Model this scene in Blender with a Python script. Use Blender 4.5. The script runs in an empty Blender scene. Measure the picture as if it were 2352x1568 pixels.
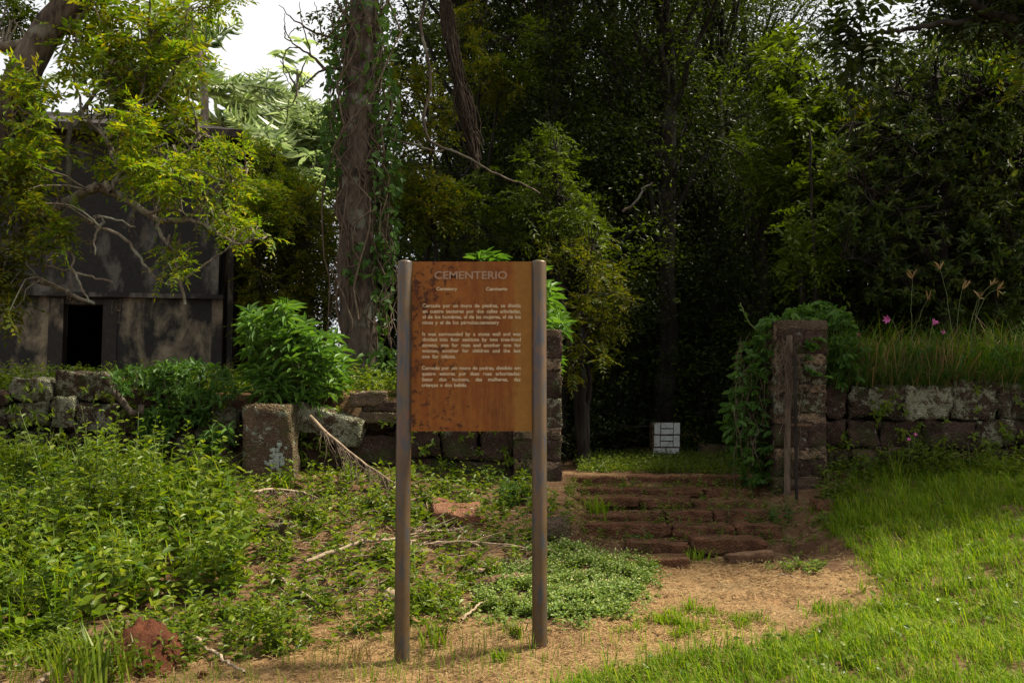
import bpy, bmesh, math, random
import numpy as np
from mathutils import Vector, Matrix

scene = bpy.context.scene
R = math.radians
rng = np.random.default_rng(7)
random.seed(7)

# ------------------------------------------------------------------ camera, world, sun, exposure
PITCH = R(4.3)
CAM = np.array([0.0, 0.0, 1.45])
FPX = 2352 * 35 / 36.0           # focal length in photograph units (2352 wide)
cam_d = bpy.data.cameras.new('camera')
cam_d.lens = 35; cam_d.sensor_width = 36
cam_d.clip_start = 0.05; cam_d.clip_end = 900
cam = bpy.data.objects.new('camera', cam_d)
scene.collection.objects.link(cam)
cam.location = CAM
cam.rotation_euler = (R(90) + PITCH, 0, 0)
scene.camera = cam

SUN_EL, SUN_AZ = R(56), R(78)   # azimuth measured clockwise from +Y (the view direction)
world = bpy.data.worlds.new('World'); scene.world = world; world.use_nodes = True
wn, wl = world.node_tree.nodes, world.node_tree.links
wn.clear()
wo = wn.new('ShaderNodeOutputWorld'); bg = wn.new('ShaderNodeBackground')
sky = wn.new('ShaderNodeTexSky'); sky.sky_type = 'NISHITA'; sky.sun_disc = False
sky.sun_elevation = SUN_EL; sky.sun_rotation = SUN_AZ
sky.dust_density = 3.0; sky.air_density = 1.0
tc = wn.new('ShaderNodeTexCoord'); cn = wn.new('ShaderNodeTexNoise')
cn.inputs['Scale'].default_value = 2.2; cn.inputs['Detail'].default_value = 5
cr = wn.new('ShaderNodeMapRange')
cr.inputs[1].default_value = 0.3; cr.inputs[2].default_value = 0.62
cr.inputs[3].default_value = 0.72; cr.inputs[4].default_value = 0.97
mx = wn.new('ShaderNodeMixRGB'); mx.inputs[2].default_value = (8.6, 8.6, 8.6, 1)
wl.new(tc.outputs['Generated'], cn.inputs['Vector']); wl.new(cn.outputs['Fac'], cr.inputs[0])
wl.new(cr.outputs[0], mx.inputs[0]); wl.new(sky.outputs[0], mx.inputs[1])
wl.new(mx.outputs[0], bg.inputs[0]); bg.inputs[1].default_value = 0.05
wl.new(bg.outputs[0], wo.inputs[0])

sun_d = bpy.data.lights.new('sun', 'SUN'); sun_d.energy = 5.0; sun_d.angle = R(8)
sun_d.color = (1.0, 0.91, 0.72)
sun = bpy.data.objects.new('sun', sun_d); scene.collection.objects.link(sun)
sd = Vector((math.sin(SUN_AZ) * math.cos(SUN_EL), math.cos(SUN_AZ) * math.cos(SUN_EL), math.sin(SUN_EL)))
sun.rotation_euler = sd.to_track_quat('Z', 'Y').to_euler()

scene.view_settings.view_transform = 'Standard'
scene.view_settings.look = 'None'
scene.view_settings.exposure = 1.35
scene.view_settings.gamma = 1.0
scene.view_settings.use_curve_mapping = False
scene.render.engine = 'CYCLES'
scene.cycles.max_bounces = 6; scene.cycles.diffuse_bounces = 3
scene.cycles.glossy_bounces = 2; scene.cycles.transmission_bounces = 4
scene.cycles.use_denoising = True

# ------------------------------------------------------------------ projection helpers
SP, CP = math.sin(PITCH), math.cos(PITCH)
def at(vx, vy, Y):
    a = (vx - 1176) / FPX; b = -(vy - 784) / FPX
    dy = CP - b * SP; dz = b * CP + SP
    t = Y / dy
    return np.array([a * t, Y, CAM[2] + dz * t])
def mpp(Y):                      # metres per photograph unit at distance Y
    return Y / FPX
def project(P):
    P = np.asarray(P, float) - CAM
    f = P[:, 1] * CP + P[:, 2] * SP
    u = -P[:, 1] * SP + P[:, 2] * CP
    f = np.where(f < 0.05, 0.05, f)
    return np.stack([1176 + P[:, 0] / f * FPX, 784 - u / f * FPX], 1)
def in_poly(pts, poly):
    x, y = pts[:, 0], pts[:, 1]; inside = np.zeros(len(pts), bool)
    n = len(poly); j = n - 1
    for i in range(n):
        xi, yi = poly[i]; xj, yj = poly[j]
        c = ((yi > y) != (yj > y)) & (x < (xj - xi) * (y - yi) / (yj - yi + 1e-12) + xi)
        inside ^= c; j = i
    return inside
def sstep(t):
    t = np.clip(t, 0, 1); return t * t * (3 - 2 * t)
class Noise:                     # cheap smooth pseudo noise: sum of random plane waves
    def __init__(s, seed, scale, dim=3, n=10):
        r = np.random.default_rng(seed)
        k = r.normal(size=(n, dim)); k /= np.linalg.norm(k, axis=1)[:, None]
        s.k = k * (r.uniform(.5, 1.8, size=(n, 1)) * 2 * math.pi / scale)
        s.p = r.uniform(0, 6.28, n); s.n = n
    def __call__(s, P):
        return np.sin(np.asarray(P) @ s.k.T + s.p).sum(1) / math.sqrt(s.n)

# ------------------------------------------------------------------ terrain
STEPS = [(1292, 8.0), (1252, 8.4), (1213, 8.85), (1180, 9.25), (1151, 9.65), (1127, 10.05), (1094, 10.7)]
STEP_Y = np.array([s[1] for s in STEPS]); STEP_Z = np.array([at(1550, v, y)[2] for v, y in STEPS])
_pts = [(-9, -6, 0), (0, -6, 0), (9, -6, .1), (-9, 2, -.02), (-3, 2, -.02), (0, 2, -.02), (3, 2, .06), (9, 2, .3),
        (-8, 6, .12), (-4, 6, .05), (-2.2, 6, .02), (-5, 8, .5), (-3, 8, .45), (-1, 8, .42), (-9, 8, .5),
        (-1, 6.9, .16), (-3, 6.9, .2), (-8, 10, .95), (-5, 10, .93), (-3, 10, .92), (-1.5, 10, .9), (-.3, 10.1, .85),
        (-0.4, 9, .62), (.1, 8, .36), (.3, 9, .62),
        (3.0, 9.2, .62), (3.3, 10.1, .88), (5, 10.1, .95), (9, 10.1, 1.1), (2.9, 8, .42), (4.5, 8, .62), (9, 8, .8),
        (3.2, 6.5, .3), (6, 6.5, .55)]
_pts = [tuple(map(float, p)) for p in _pts]
for v in [(925, 1515, 6.06), (1240, 1475, 6.06), (1700, 1350, 7.2), (1600, 1300, 7.95), (1900, 1420, 6.4), (2340, 1560, 5.0)]:
    p = at(*v); _pts.append((p[0], p[1], p[2]))
_C = np.array(_pts)
def _k(r2):
    return 0.5 * r2 * np.log(r2 + 1e-9)
def _tps():
    n = len(_C); d = ((_C[:, None, :2] - _C[None, :, :2]) ** 2).sum(2)
    A = np.zeros((n + 3, n + 3)); A[:n, :n] = _k(d) + np.eye(n) * .02
    A[:n, n] = 1; A[:n, n + 1:] = _C[:, :2]; A[n, :n] = 1; A[n + 1:, :n] = _C[:, :2].T
    return np.linalg.solve(A, np.concatenate([_C[:, 2], [0, 0, 0]]))
_W = _tps()
_gn1 = Noise(1, 1.1, 2); _gn2 = Noise(2, .35, 2)
def g(x, y):
    x = np.atleast_1d(np.asarray(x, float)); y = np.atleast_1d(np.asarray(y, float))
    xc = np.clip(x, -9, 9); yc = np.clip(y, -6, 10.4)
    P = np.stack([xc, yc], 1)
    d = ((P[:, None, :] - _C[None, :, :2]) ** 2).sum(2)
    fr = _k(d) @ _W[:-3] + _W[-3] + P @ _W[-2:]
    # stairs
    zs = np.interp(y, [6.0, 7.95], [.1, .255])
    st = zs.copy()
    for i in range(len(STEP_Y)):
        st = np.where(y >= STEP_Y[i] + .05, STEP_Z[i] - .015, st)
    for i in range(len(STEP_Y) - 1):
        a = np.clip((y - STEP_Y[i]) / (STEP_Y[i + 1] - STEP_Y[i]), 0, 1)
        rise = STEP_Z[i + 1] - STEP_Z[i]
        seg = (y >= STEP_Y[i] + .05) & (y < STEP_Y[i + 1] + .05)
        st = np.where(seg, STEP_Z[i] - .015 + a * max(rise - .10, .0), st)
    ms = sstep((x - .45) / .35) * sstep((2.75 - x) / .35) * sstep((y - 7.7) / .3)
    fr = fr * (1 - ms) + st * ms
    cor = np.where(y > STEP_Y[-1], STEP_Z[-1] - .02 + np.clip(y - 17, 0, 200) * .035, st)
    plat = 1.66 + np.clip(y - 10.3, 0, 2.5) * .07 + np.where(x > 2.5, .04, 0) + np.clip(y - 20, 0, 200) * .02
    mc = sstep((x - (.05 * y - .50)) / .35) * sstep(((.262 * y + .45) - x) / .4)
    back = plat * (1 - mc) + cor * mc
    s = sstep((y - 10.3) / .2)
    z = fr * (1 - s) + back * s
    z = z + (_gn1(np.stack([x, y], 1)) * .018 + _gn2(np.stack([x, y], 1)) * .009) * (1 - ms * .6)
    return z
def gz(x, y):
    return float(g([x], [y])[0])
def hit(vx, vy):                 # where the line of sight meets the ground
    Y = np.linspace(2.5, 30, 1100)
    P = np.array([at(vx, vy, t) for t in Y])
    z = g(P[:, 0], P[:, 1])
    k = np.nonzero(P[:, 2] <= z)[0]
    i = k[0] if len(k) else len(Y) - 1
    return P[i]

# ------------------------------------------------------------------ mesh helpers
def mesh_from(name, parts, mats, smooth=True):
    """parts: list of (V (n,3), F (m,k) , material index)"""
    V = []; L = []; S = []; M = []; off = 0
    for v, f, mi in parts:
        v = np.asarray(v, float).reshape(-1, 3); f = np.asarray(f, int)
        if len(f) == 0: continue
        V.append(v); L.append((f + off).ravel()); S.append(np.full(len(f), f.shape[1])); M.append(np.full(len(f), mi))
        off += len(v)
    V = np.concatenate(V); L = np.concatenate(L); S = np.concatenate(S); M = np.concatenate(M)
    me = bpy.data.meshes.new(name)
    me.vertices.add(len(V)); me.vertices.foreach_set('co', V.astype(np.float32).ravel())
    me.loops.add(len(L)); me.loops.foreach_set('vertex_index', L.astype(np.int32))
    me.polygons.add(len(S))
    me.polygons.foreach_set('loop_start', np.concatenate([[0], np.cumsum(S)[:-1]]).astype(np.int32))
    for m in mats: me.materials.append(m)
    me.polygons.foreach_set('material_index', M.astype(np.int32))
    me.polygons.foreach_set('use_smooth', np.full(len(S), smooth))
    me.update(calc_edges=True)
    return me
def link(name, me, parent=None, loc=None):
    o = bpy.data.objects.new(name, me); scene.collection.objects.link(o)
    if loc is not None: o.location = loc
    if parent is not None: o.parent = parent
    return o
def tag(o, label=None, cat=None, group=None, kind=None):
    if label: o['label'] = label
    if cat: o['category'] = cat
    if group: o['group'] = group
    if kind: o['kind'] = kind
    return o
def thing(name, label, cat, loc=(0, 0, 0), group=None):
    o = bpy.data.objects.new(name, None); scene.collection.objects.link(o)
    o.location = loc; o.empty_display_size = .1
    return tag(o, label, cat, group)
def part(name, parts, mats, parent, smooth=True, kind=None):
    """a child whose vertices are given in world coordinates"""
    off = np.array(parent.location)
    o = link(name, mesh_from(name, [(np.asarray(v) - off, f, m) for v, f, m in parts], mats, smooth), parent)
    if kind: o['kind'] = kind
    return o
def unit(a):
    a = np.asarray(a, float); return a / (np.linalg.norm(a, axis=-1, keepdims=True) + 1e-9)
def rvec(n, r=None):
    r = r or rng
    return unit(r.normal(size=(n, 3)))

LEAF = {
    'rhomb': (np.array([(0, 0, 0), (.45, .5, .07), (1, 0, -.05), (.45, -.5, .07)]), np.array([(0, 1, 2, 3)])),
    'oval': (np.array([(0, 0, 0), (.28, .42, .09), (.7, .36, .07), (1, 0, -.1), (.7, -.36, .07), (.28, -.42, .09)]),
             np.array([(0, 1, 2, 3), (0, 3, 4, 5)])),
    'lance': (np.array([(0, 0, 0), (.3, .5, .06), (.65, .38, .0), (1, 0, -.22), (.65, -.38, .0), (.3, -.5, .06)]),
              np.array([(0, 1, 2, 3), (0, 3, 4, 5)])),
    'heart': (np.array([(.0, 0, 0), (-.12, .3, .04), (.18, .5, .06), (.6, .33, .03), (1, 0, -.12), (.6, -.33, .03), (.18, -.5, .06), (-.12, -.3, .04)]),
              np.array([(0, 1, 2, 3), (0, 3, 4, 4), (0, 4, 5, 5), (0, 5, 6, 7)])),
}
LEAF['heart'] = (LEAF['heart'][0], np.array([(0, 1, 2), (0, 2, 3), (0, 3, 4), (0, 4, 5), (0, 5, 6), (0, 6, 7)]))
def leaves(P, D, N, L, W, kind='rhomb', mi=0):
    T, F = LEAF[kind]
    P = np.asarray(P, float); n = len(P)
    D = unit(D); S = unit(np.cross(D, N)); U = np.cross(S, D)
    L = np.broadcast_to(L, n)[:, None, None]; W = np.broadcast_to(W, n)[:, None, None]
    V = P[:, None, :] + D[:, None, :] * T[None, :, 0:1] * L + S[:, None, :] * T[None, :, 1:2] * W + U[:, None, :] * T[None, :, 2:3] * L
    k = len(T)
    FF = (F[None] + (np.arange(n) * k)[:, None, None]).reshape(-1, F.shape[1])
    return (V.reshape(-1, 3), FF, mi)
def pinnate(P, D, L, npair=5, lw=.38, droop=.25, mi=0, r=None, kind='rhomb', llen=.34):
    """compound leaves: leaflets in pairs along a drooping midrib"""
    r = r or rng
    n = len(P); D = unit(D); up = np.tile([0, 0, 1.0], (n, 1)) + r.normal(size=(n, 3)) * .25
    S = unit(np.cross(D, up)); L = np.broadcast_to(L, n)
    out = []
    for j in range(npair * 2 + 1):
        t = .18 + .82 * (j // 2) / npair; side = 1 if j % 2 else -1
        pos = P + D * (L * t)[:, None]; pos[:, 2] -= droop * L * t * t
        if j == npair * 2: d = D.copy()
        else: d = D * .55 + S * side * .85
        d = d + r.normal(size=d.shape) * .16; d[:, 2] -= .25 * r.random(n) + .1
        nn = np.cross(S, D) + r.normal(size=d.shape) * .35
        ll = L * llen * r.uniform(.75, 1.1, n) * (1 - .35 * abs(t - .55))
        out.append(leaves(pos, d, nn, ll, ll * lw, kind, mi))
    return out
def tube(path, rad, n=6, mi=0, cap=False):
    path = np.asarray(path, float); k = len(path); rad = np.broadcast_to(rad, k)
    T = np.gradient(path, axis=0); T = unit(T)
    ref = np.tile([0.0, 0, 1], (k, 1)); ref[np.abs(T[:, 2]) > .9] = (1, 0, 0)
    if np.abs(T[:, 2]).max() > .9: ref[:] = (1, .1, 0)
    A = unit(np.cross(T, ref)); B = np.cross(T, A)
    th = np.arange(n) / n * 2 * math.pi
    V = path[:, None, :] + (A[:, None, :] * np.cos(th)[None, :, None] + B[:, None, :] * np.sin(th)[None, :, None]) * rad[:, None, None]
    F = []
    for i in range(k - 1):
        a = i * n
        for j in range(n):
            F.append((a + j, a + (j + 1) % n, a + n + (j + 1) % n, a + n + j))
    return (V.reshape(-1, 3), np.array(F), mi)
def smooth_path(pts, n=14, wob=0.0, r=None):
    pts = np.asarray(pts, float); r = r or rng
    d = np.concatenate([[0], np.cumsum(np.linalg.norm(np.diff(pts, axis=0), axis=1))])
    m = len(pts); t = np.linspace(0, d[-1], n)
    # Catmull-Rom
    P = np.vstack([2 * pts[0] - pts[1], pts, 2 * pts[-1] - pts[-2]])
    out = []
    for s in t:
        i = min(max(np.searchsorted(d, s) - 1, 0), m - 2)
        u = (s - d[i]) / (d[i + 1] - d[i] + 1e-9)
        p0, p1, p2, p3 = P[i], P[i + 1], P[i + 2], P[i + 3]
        out.append(.5 * ((2 * p1) + (-p0 + p2) * u + (2 * p0 - 5 * p1 + 4 * p2 - p3) * u * u + (-p0 + 3 * p1 - 3 * p2 + p3) * u ** 3))
    out = np.array(out)
    if wob: out[1:-1] += r.normal(size=(n - 2, 3)) * wob
    return out
def blades(P, H, W, lean, mi=0, r=None, az=None):
    """grass blades, two bent segments (3 tris)"""
    r = r or rng; n = len(P)
    a = r.uniform(0, 6.283, n) if az is None else az
    h = np.stack([np.cos(a), np.sin(a), np.zeros(n)], 1)
    s = np.stack([-np.sin(a), np.cos(a), np.zeros(n)], 1)
    H = np.broadcast_to(H, n); W = np.broadcast_to(W, n); lean = np.broadcast_to(lean, n)
    up = np.array([0, 0, 1.0])
    m = P + up * (H * .6)[:, None] + h * (H * lean * .35)[:, None]
    t = P + up * (H * (1 - .35 * lean))[:, None] + h * (H * lean)[:, None]
    V = np.stack([P - s * (W * .5)[:, None], P + s * (W * .5)[:, None], m + s * (W * .42)[:, None], m - s * (W * .42)[:, None], t], 1)
    o = (np.arange(n) * 5)[:, None]
    Q = np.array([[0, 1, 2, 3]]) + o; T = np.array([[3, 2, 4]]) + o
    return [(V.reshape(-1, 3), Q, mi), (np.zeros((0, 3)), np.zeros((0, 3), int), mi)], V.reshape(-1, 3), Q, T
def blade_parts(P, H, W, lean, mi=0, r=None, az=None):
    _, V, Q, T = blades(P, H, W, lean, mi, r, az)
    n = len(P)
    # quads and tips share vertices through degenerate-free pair of parts
    Vt = V.reshape(n, 5, 3)[:, [3, 2, 4]].reshape(-1, 3)
    return [(V, Q, mi), (Vt, np.arange(len(Vt)).reshape(-1, 3), mi)]
def box_bm(x0, x1, y0, y1, z0, z1):
    V = np.array([(x0, y0, z0), (x1, y0, z0), (x1, y1, z0), (x0, y1, z0), (x0, y0, z1), (x1, y0, z1), (x1, y1, z1), (x0, y1, z1)], float)
    F = np.array([(0, 3, 2, 1), (4, 5, 6, 7), (0, 1, 5, 4), (1, 2, 6, 5), (2, 3, 7, 6), (3, 0, 4, 7)])
    return V, F
def rock(w, d, h, seed, rough=.06, power=5.0, n=4, sub=None):
    """a weathered block w x d x h centred at the origin: superellipsoid on a cube grid, displaced"""
    t = np.linspace(-1, 1, n + 1)
    V = []; F = []; idx = {}
    def vid(p):
        key = tuple(np.round(p, 5))
        if key not in idx: idx[key] = len(V); V.append(key)
        return idx[key]
    for ax in range(3):
        for sg in (-1, 1):
            for i in range(n):
                for j in range(n):
                    q = []
                    for (a, b) in ((i, j), (i + 1, j), (i + 1, j + 1), (i, j + 1)):
                        p = [0, 0, 0]; p[ax] = sg; p[(ax + 1) % 3] = t[a]; p[(ax + 2) % 3] = t[b]
                        q.append(vid(np.array(p)))
                    F.append(q if sg > 0 else q[::-1])
    V = np.array(V, float)
    s = (np.abs(V) ** power).sum(1) ** (-1 / power)
    V = V * s[:, None] * (.5 * 3 ** (1 / power) * .86 + .5 * .14)
    V = np.clip(V, -.5, .5)
    nz = Noise(seed, .9, 3); nz2 = Noise(seed + 77, .4, 3)
    r = np.random.default_rng(seed)
    sc = np.array([w, d, h])
    Vs = V * sc
    m = min(w, d, h)
    dirn = unit(V)
    Vs += dirn * (nz(V * 2 + seed)[:, None] * rough * m + nz2(V * 2)[:, None] * rough * .6 * m + Noise(seed + 31, .2, 3)(V * 2)[:, None] * rough * .22 * m)
    Vs[:, 0] += Vs[:, 2] * r.normal() * .05; Vs[:, 2] += Vs[:, 0] * r.normal() * .03
    return Vs, np.array(F)

# ------------------------------------------------------------------ materials
def nmat(name):
    m = bpy.data.materials.new(name); m.use_nodes = True
    nt = m.node_tree; nt.nodes.clear()
    out = nt.nodes.new('ShaderNodeOutputMaterial')
    return m, nt, out
def lk(nt, a, b): nt.links.new(a, b)
def ramp(nt, fac, stops, interp='LINEAR'):
    r = nt.nodes.new('ShaderNodeValToRGB'); r.color_ramp.interpolation = interp
    e = r.color_ramp.elements
    while len(e) < len(stops): e.new(.5)
    for k, (p, c) in zip(e, stops):
        k.position = p; k.color = (*c, 1) if len(c) == 3 else c
    lk(nt, fac, r.inputs[0]); return r.outputs[0]
def noise(nt, scale, detail=6, rough=.6, vec=None, dist=0.0):
    n = nt.nodes.new('ShaderNodeTexNoise'); n.inputs['Scale'].default_value = scale
    n.inputs['Detail'].default_value = detail; n.inputs['Roughness'].default_value = rough
    n.inputs['Distortion'].default_value = dist
    if vec is not None: lk(nt, vec, n.inputs['Vector'])
    return n.outputs['Fac']
def mixc(nt, fac, a, b, mode='MIX'):
    m = nt.nodes.new('ShaderNodeMixRGB'); m.blend_type = mode
    for s, v in ((0, fac), (1, a), (2, b)):
        if isinstance(v, (int, float)): m.inputs[s].default_value = v
        elif isinstance(v, tuple): m.inputs[s].default_value = (*v, 1)
        else: lk(nt, v, m.inputs[s])
    return m.outputs[0]
def coords(nt, space='Object', rnd=True, scale=(1, 1, 1)):
    t = nt.nodes.new('ShaderNodeTexCoord'); mp = nt.nodes.new('ShaderNodeMapping')
    mp.inputs['Scale'].default_value = scale
    if space == 'World':
        gnode = nt.nodes.new('ShaderNodeNewGeometry'); lk(nt, gnode.outputs['Position'], mp.inputs[0])
    else:
        lk(nt, t.outputs['Object'], mp.inputs[0])
    if rnd:
        oi = nt.nodes.new('ShaderNodeObjectInfo'); mu = nt.nodes.new('ShaderNodeMath'); mu.operation = 'MULTIPLY'
        mu.inputs[1].default_value = 57.0; lk(nt, oi.outputs['Random'], mu.inputs[0]); lk(nt, mu.outputs[0], mp.inputs['Location'])
    return mp.outputs[0]
def pbr(nt, out, col, rough=.8, spec=.3, bump=None, bstr=.5, bdist=.02, metal=0.0):
    b = nt.nodes.new('ShaderNodeBsdfPrincipled')
    if isinstance(col, tuple): b.inputs['Base Color'].default_value = (*col, 1)
    else: lk(nt, col, b.inputs['Base Color'])
    if isinstance(rough, (int, float)): b.inputs['Roughness'].default_value = rough
    else: lk(nt, rough, b.inputs['Roughness'])
    b.inputs['Specular IOR Level'].default_value = spec; b.inputs['Metallic'].default_value = metal
    if bump is not None:
        bn = nt.nodes.new('ShaderNodeBump'); bn.inputs['Strength'].default_value = bstr
        bn.inputs['Distance'].default_value = bdist
        lk(nt, bump, bn.inputs['Height']); lk(nt, bn.outputs[0], b.inputs['Normal'])
    lk(nt, b.outputs[0], out.inputs[0]); return b
def leaf_mat(name, cols, trans=.45, tcol=(1.2, 1.2, .4), rough=.5, spec=.22):
    """foliage: each leaf its own shade from a ramp, light passes through"""
    m, nt, out = nmat(name)
    gi = nt.nodes.new('ShaderNodeNewGeometry')
    n = len(cols)
    c = ramp(nt, gi.outputs['Random Per Island'], [(i / max(n - 1, 1), k) for i, k in enumerate(cols)])
    w = coords(nt, 'World', rnd=False)
    c = mixc(nt, .5, c, ramp(nt, noise(nt, .9, 3, .5, w), [(.3, (.55, .6, .6)), (.7, (1.35, 1.3, 1.1))]), 'MULTIPLY')
    b = nt.nodes.new('ShaderNodeBsdfPrincipled'); lk(nt, c, b.inputs['Base Color'])
    b.inputs['Roughness'].default_value = rough; b.inputs['Specular IOR Level'].default_value = spec
    t = nt.nodes.new('ShaderNodeBsdfTranslucent')
    lk(nt, mixc(nt, 1.0, c, tcol, 'MULTIPLY'), t.inputs[0])
    mxs = nt.nodes.new('ShaderNodeMixShader'); mxs.inputs[0].default_value = trans
    lk(nt, b.outputs[0], mxs.inputs[1]); lk(nt, t.outputs[0], mxs.inputs[2]); lk(nt, mxs.outputs[0], out.inputs[0])
    return m
M = {}
M['leaf_lawn'] = leaf_mat('lawn_blade', [(.07, .145, .004), (.105, .195, .006), (.15, .23, .008), (.24, .26, .04)], .5, spec=.12)
M['leaf_weed'] = leaf_mat('weed_leaf', [(.05, .095, .005), (.08, .13, .006), (.115, .165, .010), (.17, .20, .018)], .45, rough=.42, spec=.22)
M['leaf_clover'] = leaf_mat('clover_leaf', [(.09, .15, .025), (.13, .20, .035), (.17, .23, .045)], .4)
M['leaf_shrub'] = leaf_mat('shrub_leaf', [(.055, .13, .02), (.085, .18, .03), (.12, .22, .045)], .4)
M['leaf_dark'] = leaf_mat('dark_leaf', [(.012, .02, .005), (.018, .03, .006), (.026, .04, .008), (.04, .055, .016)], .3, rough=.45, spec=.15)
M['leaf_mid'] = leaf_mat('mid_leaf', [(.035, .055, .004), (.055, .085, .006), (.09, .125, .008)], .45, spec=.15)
M['leaf_olive'] = leaf_mat('olive_leaf', [(.038, .06, .004), (.06, .082, .005), (.12, .105, .006), (.075, .10, .006)], .48, spec=.15)
M['leaf_bright'] = leaf_mat('bright_leaf', [(.09, .16, .010), (.12, .20, .012), (.19, .235, .012), (.29, .26, .012), (.10, .18, .012), (.15, .22, .014)], .55)
M['leaf_hazed'] = leaf_mat('hazed_leaf', [(.22, .30, .13), (.30, .38, .20), (.40, .46, .29)], .6, tcol=(1.1, 1.12, .8), rough=.35, spec=.5)  # bleached leaf colour and gloss stand in for haze and sky glare
M['leaf_broad'] = leaf_mat('broad_leaf', [(.018, .036, .006), (.032, .058, .009), (.058, .085, .014), (.10, .12, .035)], .35, spec=.2)
M['leaf_creeper'] = leaf_mat('creeper_leaf', [(.04, .10, .018), (.06, .13, .02), (.09, .17, .03)], .4)
M['straw'] = leaf_mat('straw', [(.13, .08, .035), (.22, .14, .065), (.33, .23, .11), (.17, .10, .045)], .15, tcol=(1, .9, .6), rough=.7)
M['dry_leaf'] = leaf_mat('dry_leaf', [(.10, .05, .02), (.17, .09, .035), (.24, .15, .06)], .15, tcol=(1, .8, .5), rough=.7)

def bark_mat(name, dark, light, scale=6, lich=.0):
    m, nt, out = nmat(name); v = coords(nt, 'Object', scale=(1, 1, .25))
    n1 = noise(nt, scale * 2, 8, .65, v); n2 = noise(nt, 3.0, 4, .5, coords(nt, 'Object'))
    c = ramp(nt, n1, [(.32, dark), (.68, light)])
    if lich: c = mixc(nt, ramp(nt, n2, [(.55, (0, 0, 0)), (.62, (lich, lich, lich))]), c, (.22, .24, .19))
    pbr(nt, out, c, .9, .15, n1, .9, .03); return m
M['bark'] = bark_mat('bark_grey_brown', (.022, .017, .013), (.14, .11, .085), 7, .45)
M['bark_dark'] = bark_mat('bark_dark', (.009, .0075, .006), (.03, .025, .02), 6, .08)
M['bark_pale'] = bark_mat('bark_pale', (.09, .075, .06), (.26, .22, .17), 8, .5)
M['twig'] = bark_mat('twig_brown', (.05, .035, .024), (.14, .10, .07), 12)
M['dead_wood'] = bark_mat('dead_wood', (.14, .10, .065), (.38, .29, .20), 9)
M['brown_wood'] = bark_mat('brown_wood', (.05, .028, .016), (.15, .085, .05), 7)
M['bough'] = bark_mat('bough_painted_lit', (.05, .04, .03), (.21, .18, .135), 14, .5)  # paler than the trunk bark: light on the boughs put into the colour
M['vine_dark'] = bark_mat('vine_dark', (.022, .016, .012), (.075, .055, .04), 14)
M['stem'] = leaf_mat('green_stem', [(.07, .10, .03), (.12, .15, .05)], .1)
M['vine'] = bark_mat('vine_brown', (.05, .036, .026), (.17, .125, .09), 14)

def stone_mat(name, dark, mid, lichen, lamount, moss=.0, scale=1.0):
    m, nt, out = nmat(name); v = coords(nt, 'Object')
    n1 = noise(nt, 5 * scale, 8, .7, v); n2 = noise(nt, 26 * scale, 6, .7, v); n3 = noise(nt, 9.5 * scale, 10, .8, v, .3)
    vo = nt.nodes.new('ShaderNodeTexVoronoi'); vo.inputs['Scale'].default_value = 60 * scale; lk(nt, v, vo.inputs['Vector'])
    c = ramp(nt, n1, [(.3, dark), (.7, mid)])
    c = mixc(nt, .65, c, ramp(nt, n2, [(.3, (.45, .45, .45)), (.7, (1.5, 1.45, 1.4))]), 'MULTIPLY')
    t = .64 - lamount * .24
    lm = ramp(nt, n3, [(t, (0, 0, 0)), (t + .05, (1, 1, 1))])
    lc = mixc(nt, .5, lichen, ramp(nt, n2, [(.35, (.35, .35, .3)), (.65, (1.3, 1.3, 1.3))]), 'MULTIPLY')
    c = mixc(nt, lm, c, lc)
    if moss:
        n4 = noise(nt, 4 * scale, 5, .6, coords(nt, 'World', rnd=False))
        mo = min(1, moss * 2)
        c = mixc(nt, ramp(nt, n4, [(.50, (0, 0, 0)), (.64, (mo, mo, mo))]), c, (.035, .052, .012))
    hb = nt.nodes.new('ShaderNodeMath'); hb.operation = 'ADD'; lk(nt, n2, hb.inputs[0]); lk(nt, vo.outputs['Distance'], hb.inputs[1])
    hb2 = nt.nodes.new('ShaderNodeMath'); hb2.operation = 'ADD'; lk(nt, hb.outputs[0], hb2.inputs[0]); lk(nt, n1, hb2.inputs[1])
    pbr(nt, out, c, .95, .1, hb2.outputs[0], .8, .03); return m
M['stone_dark'] = stone_mat('laterite_dark', (.025, .015, .012), (.085, .055, .043), (.2, .21, .16), .25, .3)
M['stone_lichen'] = stone_mat('laterite_lichen', (.025, .017, .012), (.08, .055, .04), (.21, .21, .15), .60, .25)
M['stone_pale'] = stone_mat('laterite_pale', (.035, .024, .017), (.11, .08, .055), (.24, .24, .17), .78, .2)
M['stone_brown'] = stone_mat('brown_sandstone', (.055, .036, .024), (.14, .095, .062), (.27, .30, .24), .34, .2)
M['stone_plain'] = stone_mat('plain_brown_stone', (.06, .042, .028), (.15, .11, .075), (.2, .16, .12), .1, .2)
M['stone_red'] = stone_mat('red_step_stone', (.055, .027, .015), (.185, .088, .05), (.17, .11, .065), .25, .2)
M['stone_orange'] = stone_mat('orange_slab', (.12, .055, .032), (.25, .125, .075), (.26, .19, .13), .25, .15)
M['mortar'] = stone_mat('pale_mortar', (.11, .078, .052), (.29, .205, .135), (.05, .038, .028), .62, .2)

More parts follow.
